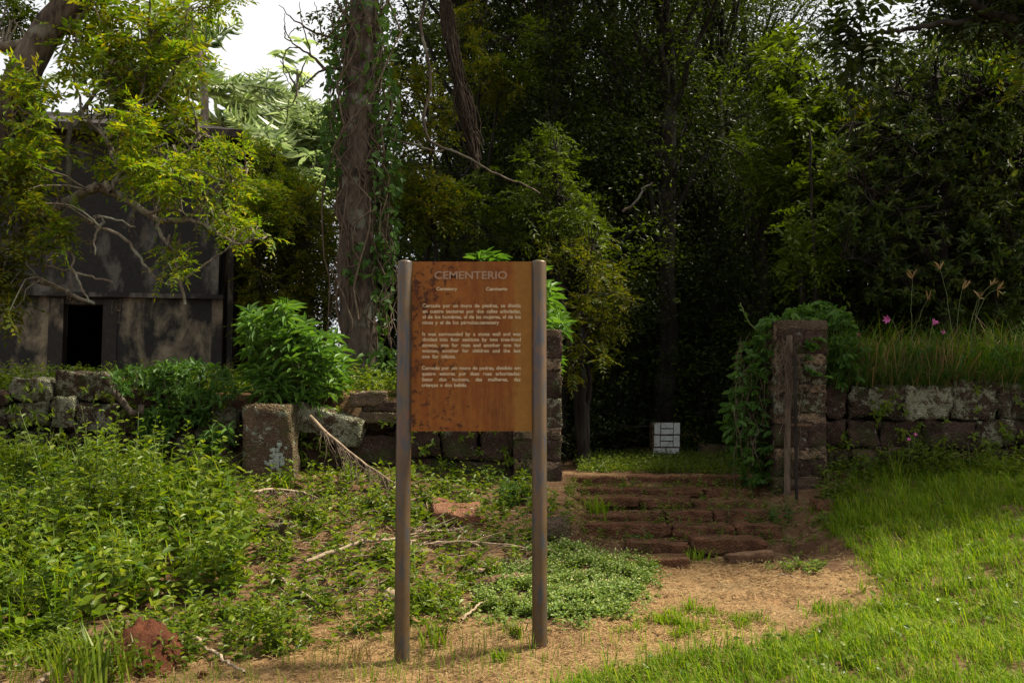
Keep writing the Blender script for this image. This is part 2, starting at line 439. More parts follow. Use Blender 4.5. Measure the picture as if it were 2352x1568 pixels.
def ground_mat():
    m, nt, out = nmat('soil_and_litter'); v = coords(nt, 'World', rnd=False)
    n1 = noise(nt, 1.4, 7, .6, v); n2 = noise(nt, 38, 6, .75, v); n3 = noise(nt, 6, 6, .65, v)
    c = ramp(nt, n1, [(.3, (.06, .032, .018)), (.5, (.10, .055, .03)), (.7, (.14, .085, .045))])
    c = mixc(nt, ramp(nt, n3, [(.45, (0, 0, 0)), (.65, (.7, .7, .7))]), c, (.17, .115, .06))
    c = mixc(nt, .7, c, ramp(nt, n2, [(.3, (.4, .4, .4)), (.7, (1.6, 1.55, 1.5))]), 'MULTIPLY')
    pbr(nt, out, c, .95, .1, n2, .7, .03); return m
def path_mat():
    m, nt, out = nmat('straw_covered_path'); v = coords(nt, 'World', rnd=False)
    n1 = noise(nt, 2.0, 6, .6, v); n2 = noise(nt, 55, 6, .8, v, .6)
    w = nt.nodes.new('ShaderNodeMapping'); w.inputs['Scale'].default_value = (1, .35, 1); lk(nt, v, w.inputs[0])
    n3 = noise(nt, 120, 4, .8, w.outputs[0], .8)
    c = ramp(nt, n1, [(.3, (.115, .065, .032)), (.5, (.20, .125, .062)), (.7, (.29, .195, .10))])
    c = mixc(nt, .8, c, ramp(nt, n3, [(.35, (.45, .4, .36)), (.65, (1.45, 1.4, 1.3))]), 'MULTIPLY')
    c = mixc(nt, .5, c, ramp(nt, n2, [(.35, (.6, .55, .5)), (.65, (1.3, 1.3, 1.3))]), 'MULTIPLY')
    pbr(nt, out, c, .95, .1, n3, .7, .015); return m
M['ground'] = ground_mat(); M['path'] = path_mat()

# ------------------------------------------------------------------ ground
def axis(lo, a, b, hi, fine, growth=1.35):
    core = list(np.arange(a, b + 1e-6, fine)); s = fine; x = a; left = []
    while x > lo: s *= growth; x -= s; left.append(x)
    s = fine; x = b; right = []
    while x < hi: s *= growth; x += s; right.append(x)
    return np.array(left[::-1] + core + right)
gx = axis(-300, -5.5, 6.0, 300, .075); gy = axis(-200, 3.5, 12.0, 400, .06)
GX, GY = np.meshgrid(gx, gy); GZ = g(GX.ravel(), GY.ravel())
gv = np.stack([GX.ravel(), GY.ravel(), GZ], 1)
ni, nj = len(gx), len(gy)
ii = (np.arange(nj - 1)[:, None] * ni + np.arange(ni - 1)[None, :]).ravel()
gf = np.stack([ii, ii + 1, ii + ni + 1, ii + ni], 1)
tag(link('ground', mesh_from('ground', [(gv, gf, 0)], [M['ground']])), 'brown soil bank rising from the path to the walls', 'ground', kind='structure')
PATH_POLY = [(0, 1545), (330, 1500), (620, 1445), (780, 1405), (950, 1410), (1100, 1420), (1290, 1440), (1430, 1410), (1480, 1330), (1500, 1290), (1650, 1285), (1800, 1285), (1900, 1310), (1990, 1310), (2040, 1370), (1990, 1440), (1850, 1480), (1650, 1530), (1500, 1560), (1250, 1640), (0, 1700)]
fc = gv[gf].mean(1); pv = project(fc)
sel = in_poly(pv, PATH_POLY) & (fc[:, 1] > 3.5) & (fc[:, 1] < 9)
used = np.unique(gf[sel]); remap = -np.ones(len(gv), int); remap[used] = np.arange(len(used))
pvv = gv[used].copy(); pvv[:, 2] += .006
tag(link('path', mesh_from('path', [(pvv, remap[gf[sel]], 0)], [M['path']])), 'bare straw-covered dirt path leading to the steps', 'path', kind='structure')

def scatter(n, poly, xr, yr, dens=None, r=None):
    r = r or rng
    x = r.uniform(*xr, n); y = r.uniform(*yr, n); z = g(x, y)
    P = np.stack([x, y, z], 1); v = project(P)
    k = in_poly(v, poly)
    if dens is not None: k &= r.random(n) < dens(P, v)
    return P[k]

# ------------------------------------------------------------------ sign
def rust_nodes(nt, v):
    n1 = noise(nt, 3.2, 6, .55, v, .4); n2 = noise(nt, 20, 8, .7, v); n3 = noise(nt, 9, 9, .72, v, .5)
    vs = nt.nodes.new('ShaderNodeMapping'); vs.inputs['Scale'].default_value = (6, 1, .7); lk(nt, v, vs.inputs[0])
    n4 = noise(nt, 3.5, 5, .6, vs.outputs[0])
    return n1, n2, n3, n4
def worn_mask(nt, v):
    """dark flaking rust concentrated on the left half of the panel (object space, metres)"""
    sep = nt.nodes.new('ShaderNodeSeparateXYZ'); lk(nt, v, sep.inputs[0])
    a = nt.nodes.new('ShaderNodeMapRange'); a.inputs[1].default_value = -.36; a.inputs[2].default_value = .3
    a.inputs[3].default_value = .058; a.inputs[4].default_value = -.09; lk(nt, sep.outputs[0], a.inputs[0])
    n = noise(nt, 24, 9, .75, v, .3)
    big = noise(nt, 3.4, 3, .5, v)
    s = nt.nodes.new('ShaderNodeMath'); s.operation = 'ADD'; lk(nt, n, s.inputs[0]); lk(nt, a.outputs[0], s.inputs[1])
    b = nt.nodes.new('ShaderNodeMath'); b.operation = 'MULTIPLY_ADD'; b.inputs[1].default_value = .45; b.inputs[2].default_value = -.225
    lk(nt, big, b.inputs[0])
    s2 = nt.nodes.new('ShaderNodeMath'); s2.operation = 'ADD'; lk(nt, s.outputs[0], s2.inputs[0]); lk(nt, b.outputs[0], s2.inputs[1])
    return s2.outputs[0]
def panel_mat():
    m, nt, out = nmat('rusted_steel_panel'); v = coords(nt, 'Object', rnd=False)
    n1, n2, n3, n4 = rust_nodes(nt, v)
    c = ramp(nt, n1, [(.32, (.115, .034, .006)), (.52, (.18, .055, .008)), (.7, (.23, .088, .014))])
    c = mixc(nt, ramp(nt, n4, [(.45, (0, 0, 0)), (.7, (.6, .6, .6))]), c, (.235, .105, .018))
    # paler unstained band along the right edge
    sep = nt.nodes.new('ShaderNodeSeparateXYZ'); lk(nt, v, sep.inputs[0])
    ad = nt.nodes.new('ShaderNodeMath'); ad.operation = 'MULTIPLY_ADD'; ad.inputs[1].default_value = .10
    lk(nt, n3, ad.inputs[0]); lk(nt, sep.outputs[0], ad.inputs[2])
    rb = ramp(nt, ad.outputs[0], [(.30, (0, 0, 0)), (.325, (.8, .8, .8))])
    c = mixc(nt, rb, c, (.215, .105, .02))
    wm = worn_mask(nt, v)
    c = mixc(nt, ramp(nt, wm, [(.575, (0, 0, 0)), (.63, (.9, .9, .9))]), c, (.045, .015, .007))
    c = mixc(nt, .4, c, ramp(nt, n2, [(.3, (.6, .6, .6)), (.7, (1.3, 1.3, 1.3))]), 'MULTIPLY')
    pbr(nt, out, c, .75, .25, wm, .5, .012); return m
def letter_mat(name, col, thr):
    m, nt, out = nmat(name); v = coords(nt, 'Object', rnd=False)
    wm = worn_mask(nt, v)
    k = ramp(nt, wm, [(thr, (0, 0, 0)), (thr + .03, (1, 1, 1))])
    n = noise(nt, 30, 5, .6, v)
    c = mixc(nt, ramp(nt, n, [(.4, (0, 0, 0)), (.8, (.5, .5, .5))]), col, (.34, .19, .08))
    c = mixc(nt, k, c, (.10, .032, .01)); pbr(nt, out, c, .7, .3); return m
def post_mat():
    m, nt, out = nmat('weathered_bronze_pipe'); v = coords(nt, 'Object', rnd=True)
    vs = nt.nodes.new('ShaderNodeMapping'); vs.inputs['Scale'].default_value = (1, 1, .22); lk(nt, v, vs.inputs[0])
    n1 = noise(nt, 26, 8, .7, vs.outputs[0], .4); n2 = noise(nt, 3.2, 4, .6, v); n3 = noise(nt, 70, 4, .7, v)
    c = ramp(nt, n2, [(.3, (.065, .036, .015)), (.5, (.092, .058, .026)), (.7, (.125, .055, .03))])
    both = nt.nodes.new('ShaderNodeMath'); both.operation = 'MULTIPLY_ADD'; both.inputs[1].default_value = .35
    lk(nt, n2, both.inputs[0]); lk(nt, n1, both.inputs[2])
    k = ramp(nt, both.outputs[0], [(.64, (0, 0, 0)), (.78, (.8, .8, .8))])
    c = mixc(nt, k, c, (.034, .044, .055))
    sep = nt.nodes.new('ShaderNodeSeparateXYZ'); lk(nt, v, sep.inputs[0])
    c = mixc(nt, .35, c, ramp(nt, n3, [(.3, (.7, .7, .7)), (.7, (1.25, 1.25, 1.25))]), 'MULTIPLY')
    pbr(nt, out, c, .42, .45, n3, .08, .003, .3); return m
M['panel'] = panel_mat(); M['post'] = post_mat()
M['letter'] = letter_mat('cream_lettering', (.50, .41, .26), .645)
M['title'] = letter_mat('faded_grey_lettering', (.25, .165, .115), .68)

SY = 6.06
sc_ = at(1083, 795, SY)
sign = thing('sign', 'rusty steel information sign with cream lettering between two pipe posts', 'sign', (sc_[0], SY, 0.0))
def cyl(cx, cy, z0, z1, r, n=28, dome=.012):
    prof = [(r, z0), (r, z1 - .006), (r * .97, z1 - .001), (r * .9, z1 + dome * .3), (r * .5, z1 + dome * .8), (0.001, z1 + dome)]
    th = np.arange(n) / n * 2 * math.pi; V = []; F = []
    for (rr, z) in prof:
        V += [(cx + rr * math.cos(a), cy + rr * math.sin(a), z) for a in th]
    for i in range(len(prof) - 1):
        for j in range(n):
            F.append((i * n + j, i * n + (j + 1) % n, (i + 1) * n + (j + 1) % n, (i + 1) * n + j))
    return np.array(V), np.array(F)
for (vt, vb, vyb) in ((928.7, 924.5, 1515), (1236.0, 1241.5, 1475)):
    pt = at(vt, 600, SY); pb = at(vb, vyb, SY); px = (pt[0] + pb[0]) / 2
    V, F = cyl(px, SY, pb[2] - .25, pt[2] - .004, .0455)
    part('post', [(V, F, 0)], [M['post']], sign)
pl, pr = at(946, 601, SY), at(1221, 990, SY)
bm = bmesh.new()
V, F = box_bm(pl[0] - .006, pr[0] + .006, SY - .006, SY + .006, pr[2], pl[2])
pan = part('panel', [(V, F, 0)], [M['panel']], sign, smooth=False)
for zz in (pl[2] - .05, (pl[2] + pr[2]) / 2, pr[2] + .05):    # small welded tabs at the left edge
    V, F = box_bm(pl[0] - .004, pl[0] + .006, SY - .012, SY - .0065, zz - .03, zz + .03)
    part('bracket', [(V, F, 0)], [M['post']], sign, smooth=False)

def text_mesh(body, size, bold=0.0):
    cu = bpy.data.curves.new('txt', 'FONT'); cu.body = body; cu.size = size
    cu.extrude = .0012; cu.offset = bold; cu.resolution_u = 3; cu.space_character = 1.0
    ob = bpy.data.objects.new('txt', cu); scene.collection.objects.link(ob)
    dg = bpy.context.evaluated_depsgraph_get(); dg.update()
    me = bpy.data.meshes.new_from_object(ob.evaluated_get(dg))
    V = np.zeros(len(me.vertices) * 3); me.vertices.foreach_get('co', V); V = V.reshape(-1, 3)
    P = [np.array(p.vertices) for p in me.polygons]
    bpy.data.objects.remove(ob); bpy.data.curves.remove(cu); bpy.data.meshes.remove(me)
    return V, P
_h, _ = text_mesh('H', 1.0); CAPH = _h[:, 1].max() - _h[:, 1].min()
ZS = .29297
def zv(zx, zy): return at(861.3 + zx * ZS, 562.7 + zy * ZS, SY)
FY = SY - .0078
def text_line(name, body, zx0, zx1, zyb, cap_z, mat, bold=.0, stretch=True):
    cap = cap_z * ZS * mpp(SY); size = cap / CAPH
    words = body.split(' ')
    ms = [text_mesh(w, size, bold) for w in words]
    ws = [m[0][:, 0].max() for m in ms]
    p0, p1 = zv(zx0, zyb), zv(zx1, zyb)
    full = p1[0] - p0[0]
    sp = size * .26
    fit = 1.0
    if len(words) == 1: fit = full / ws[0]
    elif stretch:
        gap = (full - sum(ws)) / (len(words) - 1)
        if gap < size * .16:
            fit = (full - size * .16 * (len(words) - 1)) / sum(ws); gap = size * .16
        sp = gap
    x = p0[0]; o = np.array(sign.location)
    for (V, P), w in zip(ms, ws):
        me = bpy.data.meshes.new(name)
        me.from_pydata([(x + v[0] * fit - o[0], FY - v[2] - o[1], p0[2] + v[1] - o[2]) for v in V], [], [[int(i) for i in p] for p in P])
        me.materials.append(mat); link(name, me, sign); x += w * fit + sp
text_line('title', 'CEMENTERIO', 463, 1037, 266, 58, M['title'], .0014)
text_line('caption', 'Cemetery', 480, 645, 357, 26, M['letter'], .0007)
text_line('caption', 'Cemiterio', 870, 1038, 358, 26, M['letter'], .0007)
TEXT = [(489, 'Cercado por un muro de piedras, se dividía', 372, 1143), (533, 'en cuatro sectores por dos calles arboladas,', 374, 1143),
        (577, 'el de los hombres, el de las mujeres, el de los', 372, 1143), (621, 'ninos y el de los párvulos.cemetery', 371, 973),
        (711, 'It was surrounded by a stone wall and was', 371, 1143), (754, 'divided into four sections by two tree-lined', 371, 1143),
        (798, 'streets, one for men and another one for', 371, 1143), (842, 'women, another for children and the last', 370, 1143),
        (887, 'one for infants.', 368, 634), (977, 'Cercado por um muro de pedras, dividido em', 367, 1141),
        (1021, 'quatro setores por duas ruas arborizadas:', 368, 1141), (1066, 'Setor dos homens, das mulheres, das', 367, 1141),
        (1110, 'crianças e dos bebês.', 366, 722)]
for yb, s, a, b in TEXT:
    text_line('word', s, a, b, yb, 27.5, M['letter'], .0007)

# ------------------------------------------------------------------ building
def wall_mat(name, base, stain, amount, low=None):
    m, nt, out = nmat(name); v = coords(nt, 'Object', rnd=True)
    vs = nt.nodes.new('ShaderNodeMapping'); vs.inputs['Scale'].default_value = (1.5, 1.5, .62); lk(nt, v, vs.inputs[0])
    n1 = noise(nt, 1.6, 8, .62, vs.outputs[0], .4); n2 = noise(nt, 14, 8, .7, v); n3 = noise(nt, 1.1, 5, .6, v)
    s = nt.nodes.new('ShaderNodeMath'); s.operation = 'MULTIPLY_ADD'; s.inputs[1].default_value = .6
    lk(nt, n3, s.inputs[0]); lk(nt, n1, s.inputs[2])
    t = .85 - amount * .3
    c = mixc(nt, ramp(nt, s.outputs[0], [(t - .09, (0, 0, 0)), (t + .07, (1, 1, 1))]), base, stain)
    c = mixc(nt, .6, c, ramp(nt, n2, [(.3, (.55, .55, .55)), (.7, (1.4, 1.4, 1.4))]), 'MULTIPLY')
    pbr(nt, out, c, .92, .15, n2, .4, .02); return m
M['wall_low'] = wall_mat('stained_plaster', (.19, .16, .11), (.026, .025, .023), .38)
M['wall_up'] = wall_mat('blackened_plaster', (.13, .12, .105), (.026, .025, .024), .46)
M['wall_trim'] = wall_mat('weathered_trim', (.17, .14, .10), (.03, .027, .024), .4)
M['black'] = wall_mat('painted_interior_shade', (.012, .011, .01), (.008, .008, .008), .5)  # near-black colour stands in for the shade inside the doorway
M['roof'] = wall_mat('old_roof', (.10, .08, .07), (.03, .026, .024), .6)

BY = 16.0
c0 = at(505, 687, BY)
ang = math.atan(.17)
build = thing('building', 'derelict plastered house with black stains and a dark doorway behind the left wall', 'building', (c0[0], BY, 0))
build.rotation_euler = (0, 0, ang)      # local +x runs along the facade to the right, +y into the house
mp = mpp(BY)
def bl(vx): return (vx - 505) * mp / 1.0      # facade position from photograph x (approximately)
def bz(vy): return at(505, vy, BY)[2]
def bbox(name, x0, x1, y0, y1, z0, z1, mat, parent=None, **k):
    V, F = box_bm(x0, x1, y0, y1, z0, z1)
    o = link(name, mesh_from(name, [(V, F, 0)], [mat], False), parent or build); return o
zb, zband, ztop = 1.4, bz(686), bz(330)
dx0, dx1 = bl(166), bl(250)
bbox('wall', -8.5, dx0 - .22, 0, .3, zb, zband, M['wall_low'])
bbox('wall', dx1 + .22, -.12, 0, .3, zb, zband, M['wall_low'])
bbox('wall', dx0 - .22, dx1 + .22, 0.0, .3, bz(692), zband, M['wall_low'])
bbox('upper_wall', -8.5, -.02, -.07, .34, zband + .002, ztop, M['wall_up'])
bbox('wall', -8.5, -.3, 6.0, 6.3, zb, ztop, M['wall_low'])
bbox('wall', -8.8, -8.503, 0, 6.3, zb, ztop, M['wall_low'])
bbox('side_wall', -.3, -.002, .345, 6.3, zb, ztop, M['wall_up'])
bbox('corner_pilaster', -.118, .05, -.03, .20, zb, zband, M['wall_trim'])
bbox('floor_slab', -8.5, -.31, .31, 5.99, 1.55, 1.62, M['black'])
fr = bbox('door_frame', dx0 - .218, dx0, -.015, .26, zb, bz(692) - .003, M['wall_trim'])
fr = bbox('door_frame', dx1, dx1 + .218, -.015, .26, zb, bz(692) - .003, M['wall_trim'])
bbox('door_frame', dx0 + .002, dx1 - .002, .02, .24, bz(704), bz(692) - .004, M['wall_trim'])
bbox('door_sill', dx0 - .11, dx1 + .11, -.06, .29, zb, bz(852), M['wall_trim'])
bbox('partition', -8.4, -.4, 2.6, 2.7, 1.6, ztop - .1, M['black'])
for yy in (.7, 1.6, 2.6, 3.7, 4.9):
    bbox('rib', -.001, .10, yy, yy + .16, zb, ztop - .02, M['wall_trim'])
bbox('ledge', -8.6, .06, -.095, -.072, bz(688), bz(678), M['wall_up'])
# roof: low hipped slab with an overhang, open gable end at the right
V = np.array([(-9.1, -.45, ztop), (.35, -.45, ztop), (.35, 6.7, ztop), (-9.1, 6.7, ztop), (-9.1, -.45, ztop + .12), (.35, -.45, ztop + .12), (.35, 6.7, ztop + .12), (-9.1, 6.7, ztop + .12), (-7, 3.1, ztop + 1.3), (-2, 3.1, ztop + 1.3)], float)
F4 = np.array([(0, 3, 2, 1), (0, 1, 5, 4), (1, 2, 6, 5), (2, 3, 7, 6), (3, 0, 4, 7), (4, 5, 9, 8), (6, 7, 8, 9)])
Vt = V[[5, 6, 9, 7, 4, 8]]
link('roof', mesh_from('roof', [(V, F4, 0), (Vt, np.array([(0, 1, 2), (3, 4, 5)]), 0)], [M['roof']], False), build)
bbox('drain_pipe', .11, .2, .08, .17, zb, ztop - .01, M['wall_trim'])

# ------------------------------------------------------------------ stone walls
def stone_part(parent, x0, y0, x1, y1, Y, mat, seed, depth=.42, rough=.09, power=4.0, dy=0.0, name='stone', n=5):
    """one stone covering the photograph rectangle at distance Y"""
    a, b = at(x0, y1, Y), at(x1, y0, Y)
    w, h = b[0] - a[0], b[2] - a[2]
    V, F = rock(w * (.985 if power > 8 else .965), depth, h * (.985 if power > 8 else .965), seed, rough, power, n)
    c = np.array([(a[0] + b[0]) / 2, Y + depth / 2 + dy, (a[2] + b[2]) / 2])
    o = link(name, mesh_from(name, [(V, F, 0)], [mat]), parent)
    o.location = c - np.array(parent.location); return o
def core(parent, pts, y0, y1, mat):
    """dark earth packed behind the facing stones; pts (vx, vtop, vbot)"""
SD, SL, SPALE, SB, SPL = M['stone_dark'], M['stone_lichen'], M['stone_pale'], M['stone_brown'], M['stone_plain']
k1 = lambda x, y: (x * .2686, 746.5 + y * .2686)
LW = [(60, 450, 445, 650, SPALE), (478, 400, 960, 645, SL), (70, 655, 418, 865, SPALE), (428, 602, 640, 872, SPALE), (645, 665, 1010, 925, SL),
      (-110, 700, 66, 900, SL), (-120, 560, 56, 692, SD), (-110, 930, 95, 1190, SL), (110, 915, 455, 1110, SL), (462, 930, 718, 1140, SD), (726, 935, 982, 1175, SL),
      (988, 930, 1150, 1235, SD), (1158, 955, 1500, 1270, SD), (1012, 720, 1330, 925, SD), (1335, 700, 1655, 950, SD), (90, 1115, 470, 1330, SD), (478, 1145, 712, 1320, SD),
      (720, 1180, 1140, 1350, SD), (1150, 1275, 1520, 1400, SD), (1660, 735, 2010, 1012, SPALE), (1502, 955, 1672, 1195, SL), (1676, 1018, 1950, 1192, SPL), (1530, 1200, 1940, 1370, SD), (1955, 1100, 2068, 1340, SPL),
      (-420, 560, -125, 800, SL), (-450, 805, -118, 1010, SD), (-430, 1015, -116, 1250, SL), (-110, 1195, 85, 1400, SD), (-430, 1255, -116, 1450, SD),
      (90, 1335, 712, 1500, SD), (1018, 560, 1320, 715, SD)]
lw = thing('stone_wall', 'ruined dark stone block wall at left below the house, blotched with lichen', 'wall', (at(300, 1080, 10.0)[0], 10.05, .9))
for i, (a, b, c, d, mt) in enumerate(LW):
    (x0, y0), (x1, y1) = k1(a, b), k1(c, d)
    stone_part(lw, x0, y0, x1, y1, 10.02 + rng.uniform(-.05, .05), mt, 100 + i)
k2 = lambda x, y: (1665 + x * .3295, 631.6 + y * .3295)
RW = [(880, 768, 1254, 1002, SL), (1262, 768, 1582, 1006, SPALE), (1598, 733, 1897, 1006, SL), (1906, 738, 2110, 1002, SL), (705, 770, 842, 1000, SD),
      (690, 1010, 842, 1200, SD), (856, 1018, 1078, 1197, SD), (1086, 1013, 1388, 1218, SD), (1396, 1016, 1756, 1218, SD), (1757, 1012, 2030, 1196, SL), (2034, 1008, 2260, 1198, SD),
      (880, 1200, 1335, 1340, SPL), (1645, 1200, 2140, 1345, SB), (1338, 1220, 1642, 1345, SD), (680, 1205, 876, 1340, SD), (2114, 740, 2420, 1002, SPALE),
      (2264, 1006, 2560, 1196, SL), (2424, 735, 2760, 1000, SD), (2145, 1200, 2600, 1350, SPL)]
rw = thing('stone_wall', 'lichen-covered stone block wall at right of the gate, grass growing on top', 'wall', (at(2100, 1080, 10.2)[0], 10.25, .9))
for i, (a, b, c, d, mt) in enumerate(RW):
    (x0, y0), (x1, y1) = k2(a, b), k2(c, d)
    stone_part(rw, x0, y0, x1, y1, 10.15 + rng.uniform(-.04, .04), mt, 200 + i)
# collapsed stretch behind the sign
mw = thing('stone_wall', 'collapsed dark stone wall between the upright slab and the left gate pillar', 'wall', (at(1000, 1050, 10.1)[0], 10.2, .9))
MW = [(675, 1010, 790, 1075, SD), (795, 1000, 930, 1070, SD), (700, 965, 830, 1012, SD), (905, 985, 1010, 1050, SD), (1012, 975, 1100, 1055, SD), (1104, 970, 1184, 1060, SD), (880, 1052, 1040, 1110, SD),
      (1042, 1058, 1182, 1115, SD), (840, 940, 905, 990, SD), (910, 935, 1000, 982, SD), (1004, 920, 1085, 972, SD), (1090, 910, 1180, 968, SD)]
for i, (a, b, c, d, mt) in enumerate(MW):
    stone_part(mw, a, b, c, d, 10.12 + rng.uniform(-.06, .06), mt, 300 + i, rough=.07)

def single_rock(name, label, cat, x0, y0, x1, y1, Y, mat, seed, depth=.35, rough=.07, power=5, rot=(0, 0, 0), group=None, n=6):
    a, b = at(x0, y1, Y), at(x1, y0, Y)
    V, F = rock(b[0] - a[0], depth, b[2] - a[2], seed, rough, power, n)
    o = link(name, mesh_from(name, [(V, F, 0)], [mat])); o.location = ((a[0] + b[0]) / 2, Y + depth / 2, (a[2] + b[2]) / 2)
    o.rotation_euler = rot
    return tag(o, label, cat, group)
sl = single_rock('stone_slab', 'tall upright brown stone slab with pale lichen patch at its lower right', 'stone', 556, 930, 672, 1125, 9.6, SB, 41, .3, .05, 7)
lich, nt, out = nmat('lichen_crust'); _v = coords(nt, 'Object')
pbr(nt, out, ramp(nt, noise(nt, 60, 6, .7, _v), [(.3, (.14, .16, .13)), (.7, (.34, .38, .33))]), .95, .1, noise(nt, 90, 4, .7, _v), .8, .01)
lp_ = []
for i in range(46):
    c_ = at(637 + rng.normal() * 13, 1050 + rng.normal() * 15 + (8 if i % 3 else -4), 9.6)
    V, F = rock(rng.uniform(.015, .05), .012, rng.uniform(.015, .045), 700 + i, .15, 2.6, 3); lp_.append((V + [c_[0], 9.603, c_[2]] - np.array(sl.location), F, 0))
o = link('lichen', mesh_from('lichen', lp_, [lich]), sl); o['kind'] = 'stuff'
single_rock('stone_slab', 'lichen-grey slab leaning behind the dead palm frond', 'stone', 668, 942, 832, 1008, 9.95, M['stone_pale'], 42, .3, .08, 5, (0, R(14), 0))
single_rock('flat_stone', 'pale brown flat stone topping the pile by the big trunk', 'stone', 800, 900, 885, 932, 10.0, M['stone_plain'], 43, .3, .06, 7, (0, R(-3), R(8)), n=5)
single_rock('flat_stone', 'dark flat stone second in the pile by the big trunk', 'stone', 830, 922, 915, 945, 10.02, SD, 44, .32, .06, 7, n=5)
single_rock('flat_stone', 'lowest dark flat stone of the pile by the big trunk', 'stone', 825, 947, 925, 972, 10.0, SPL, 45, .3, .06, 7, n=5)
p = hit(1040, 1222)
single_rock('rock', 'flat orange stone slab lying tilted between the sign posts', 'rock', 985, 1168, 1100, 1226, p[1] + .05, M['stone_orange'], 46, .4, .07, 4, (R(12), R(9), R(10)))
p = hit(1270, 1250)
single_rock('rock', 'brown rock half hidden behind the right sign post', 'rock', 1240, 1195, 1308, 1262, p[1], M['stone_plain'], 47, .3, .1, 4)
p = hit(625, 1235)
single_rock('rock', 'small pink-brown rock among the weeds left of the sign', 'rock', 600, 1205, 660, 1245, p[1], M['stone_brown'], 48, .2, .1, 4)
p = hit(1895, 1185)
single_rock('rock', 'small reddish rock at the foot of the right gate pillar', 'rock', 1875, 1150, 1915, 1182, p[1] + .1, M['stone_red'], 49, .2, .1, 4)

# ------------------------------------------------------------------ gate pillars
def pillar(label, bands, x0, x1, Y, depth, leftface=0):
    vb = bands[-1][1]
    p = thing('gate_pillar', label, 'pillar', tuple(at((x0 + x1) / 2, vb, Y) + np.array([0, depth / 2, 0])))
    for i, (a, b, kind) in enumerate(bands):
        t = (a - bands[0][0]) / (vb - bands[0][0])
        sh = -4 * t if leftface else 0
        mt = {'d': SD, 'l': M['stone_lichen'], 'm': M['mortar'], 'b': M['stone_plain']}[kind]
        ins = {'m': 1.5, 'b': 0}.get(kind, 0)
        nm = 'mortar' if kind == 'm' else 'stone'
        if kind in 'dl' and (b - a) > 40:      # two blocks side by side, joint inside
            xm = x0 + (x1 - x0) * (.36 + .28 * ((i * 37) % 10) / 10)
            stone_part(p, x0 + ins + sh, a - 1, xm + 1, b + 1, Y, mt, 400 + i + int(x0), depth, .06, 8, name=nm, n=6)
            stone_part(p, xm - 1, a - 1, x1 - ins + sh, b + 1, Y, mt, 450 + i + int(x0), depth, .06, 8, name=nm, n=6)
        else:
            stone_part(p, x0 + ins + sh, a - 2, x1 - ins + sh, b + 2, Y - .004, mt, 400 + i + int(x0), depth + .01, .06 if kind == 'm' else .04, 12, name=nm, n=6)
    # mortar core holding it together
    a_, b_ = at(x0 + 7, vb, Y), at(x1 - 7, bands[0][0] + 8, Y)
    V, F = box_bm(a_[0], b_[0], Y + .035, Y + depth - .035, a_[2], b_[2])
    part('core', [(V, F, 0)], [M['mortar']], p, False)
    return p
q = lambda y: 631.6 + y * .3295
RB = [(q(320), q(378), 'b'), (q(378), q(555), 'd'), (q(555), q(618), 'm'), (q(618), q(768), 'l'), (q(768), q(812), 'm'), (q(812), q(968), 'l'), (q(968), q(1032), 'm'), (q(1032), q(1206), 'd'), (q(1206), q(1282), 'm'), (q(1282), q(1410), 'd'), (q(1410), q(1470), 'b'), (q(1470), q(1560), 'd')]
rp = pillar('square gate pillar at right of the steps, hung with creeper and dry roots', RB, 1786, 1901, 9.75, .5, 1)
q2 = lambda y: 689 + y * .4027
LB = [(q2(168), q2(200), 'b'), (q2(200), q2(340), 'd'), (q2(340), q2(398), 'm'), (q2(398), q2(560), 'd'), (q2(560), q2(732), 'l'), (q2(732), q2(790), 'm'), (q2(790), q2(918), 'd'), (q2(918), q2(966), 'm'), (q2(966), q2(1095), 'd'), (q2(1095), q2(1140), 'b'), (q2(1140), q2(1215), 'd')]
lp = pillar('square gate pillar half hidden behind the right post of the sign', LB, 1178, 1291, 9.95, .5)
# grey timber and iron rod standing against the right pillar
a, b = at(1800, 1160, 9.66), at(1826, 775, 9.66)
tp = thing('timber_post', 'weathered grey timber strapped against the front of the right pillar', 'post', ((a[0] + b[0]) / 2, 9.68, a[2] - .2))
pth = smooth_path([at(1808, 1180, 9.68), at(1809, 1000, 9.69), at(1812, 850, 9.70), at(1813, 770, 9.70)], 12, .003)
V, F, _ = tube(pth, .032, 8); part('timber', [(V, F, 0)], [M['vine']], tp)
V, F = box_bm(at(1795, 0, 9.62)[0], at(1842, 0, 9.62)[0], 9.60, 9.616, at(0, 978, 9.6)[2], at(0, 972, 9.6)[2]); part('strap', [(V, F, 0)], [M['brown_wood']], tp, False)
rd = thing('iron_rod', 'thin dark iron rod standing upright in front of the right pillar', 'rod', tuple(at(1829, 1190, 9.45)))
V, F, _ = tube(smooth_path([at(1830, 1195, 9.45), at(1828, 1000, 9.52), at(1826, 795, 9.6)], 8), .016, 6)
part('rod', [(V, F, 0)], [M['bark_dark']], rd)

# ------------------------------------------------------------------ steps
stp = thing('stone_steps', 'worn red stone steps climbing between the two gate pillars', 'steps', (1.5, 8.0, .25))
def step_row(vx_list, vy, Y, h_v, seed, dyv=0):
    for i in range(len(vx_list) - 1):
        a, b = vx_list[i], vx_list[i + 1]
        stone_part(stp, a + 1, vy + dyv * i, b - 1, vy + h_v + 10 + dyv * i, Y - .05 + rng.uniform(-.03, .03), M['stone_red'], seed + i, .34, .09, 6, name='stone', n=6)
        stp.children[-1].location.z += .012 + rng.uniform(-.018, .018); stp.children[-1].rotation_euler = (0, rng.uniform(-.015, .015), rng.uniform(-.06, .06))
step_row([1400, 1475, 1590], 1290, 7.98, 20, 500)
step_row([1440, 1590, 1765], 1254, 8.38, 24, 510, -9)
step_row([1330, 1545, 1690, 1800], 1212, 8.85, 22, 520)
step_row([1320, 1530, 1640, 1770], 1179, 9.25, 16, 530)
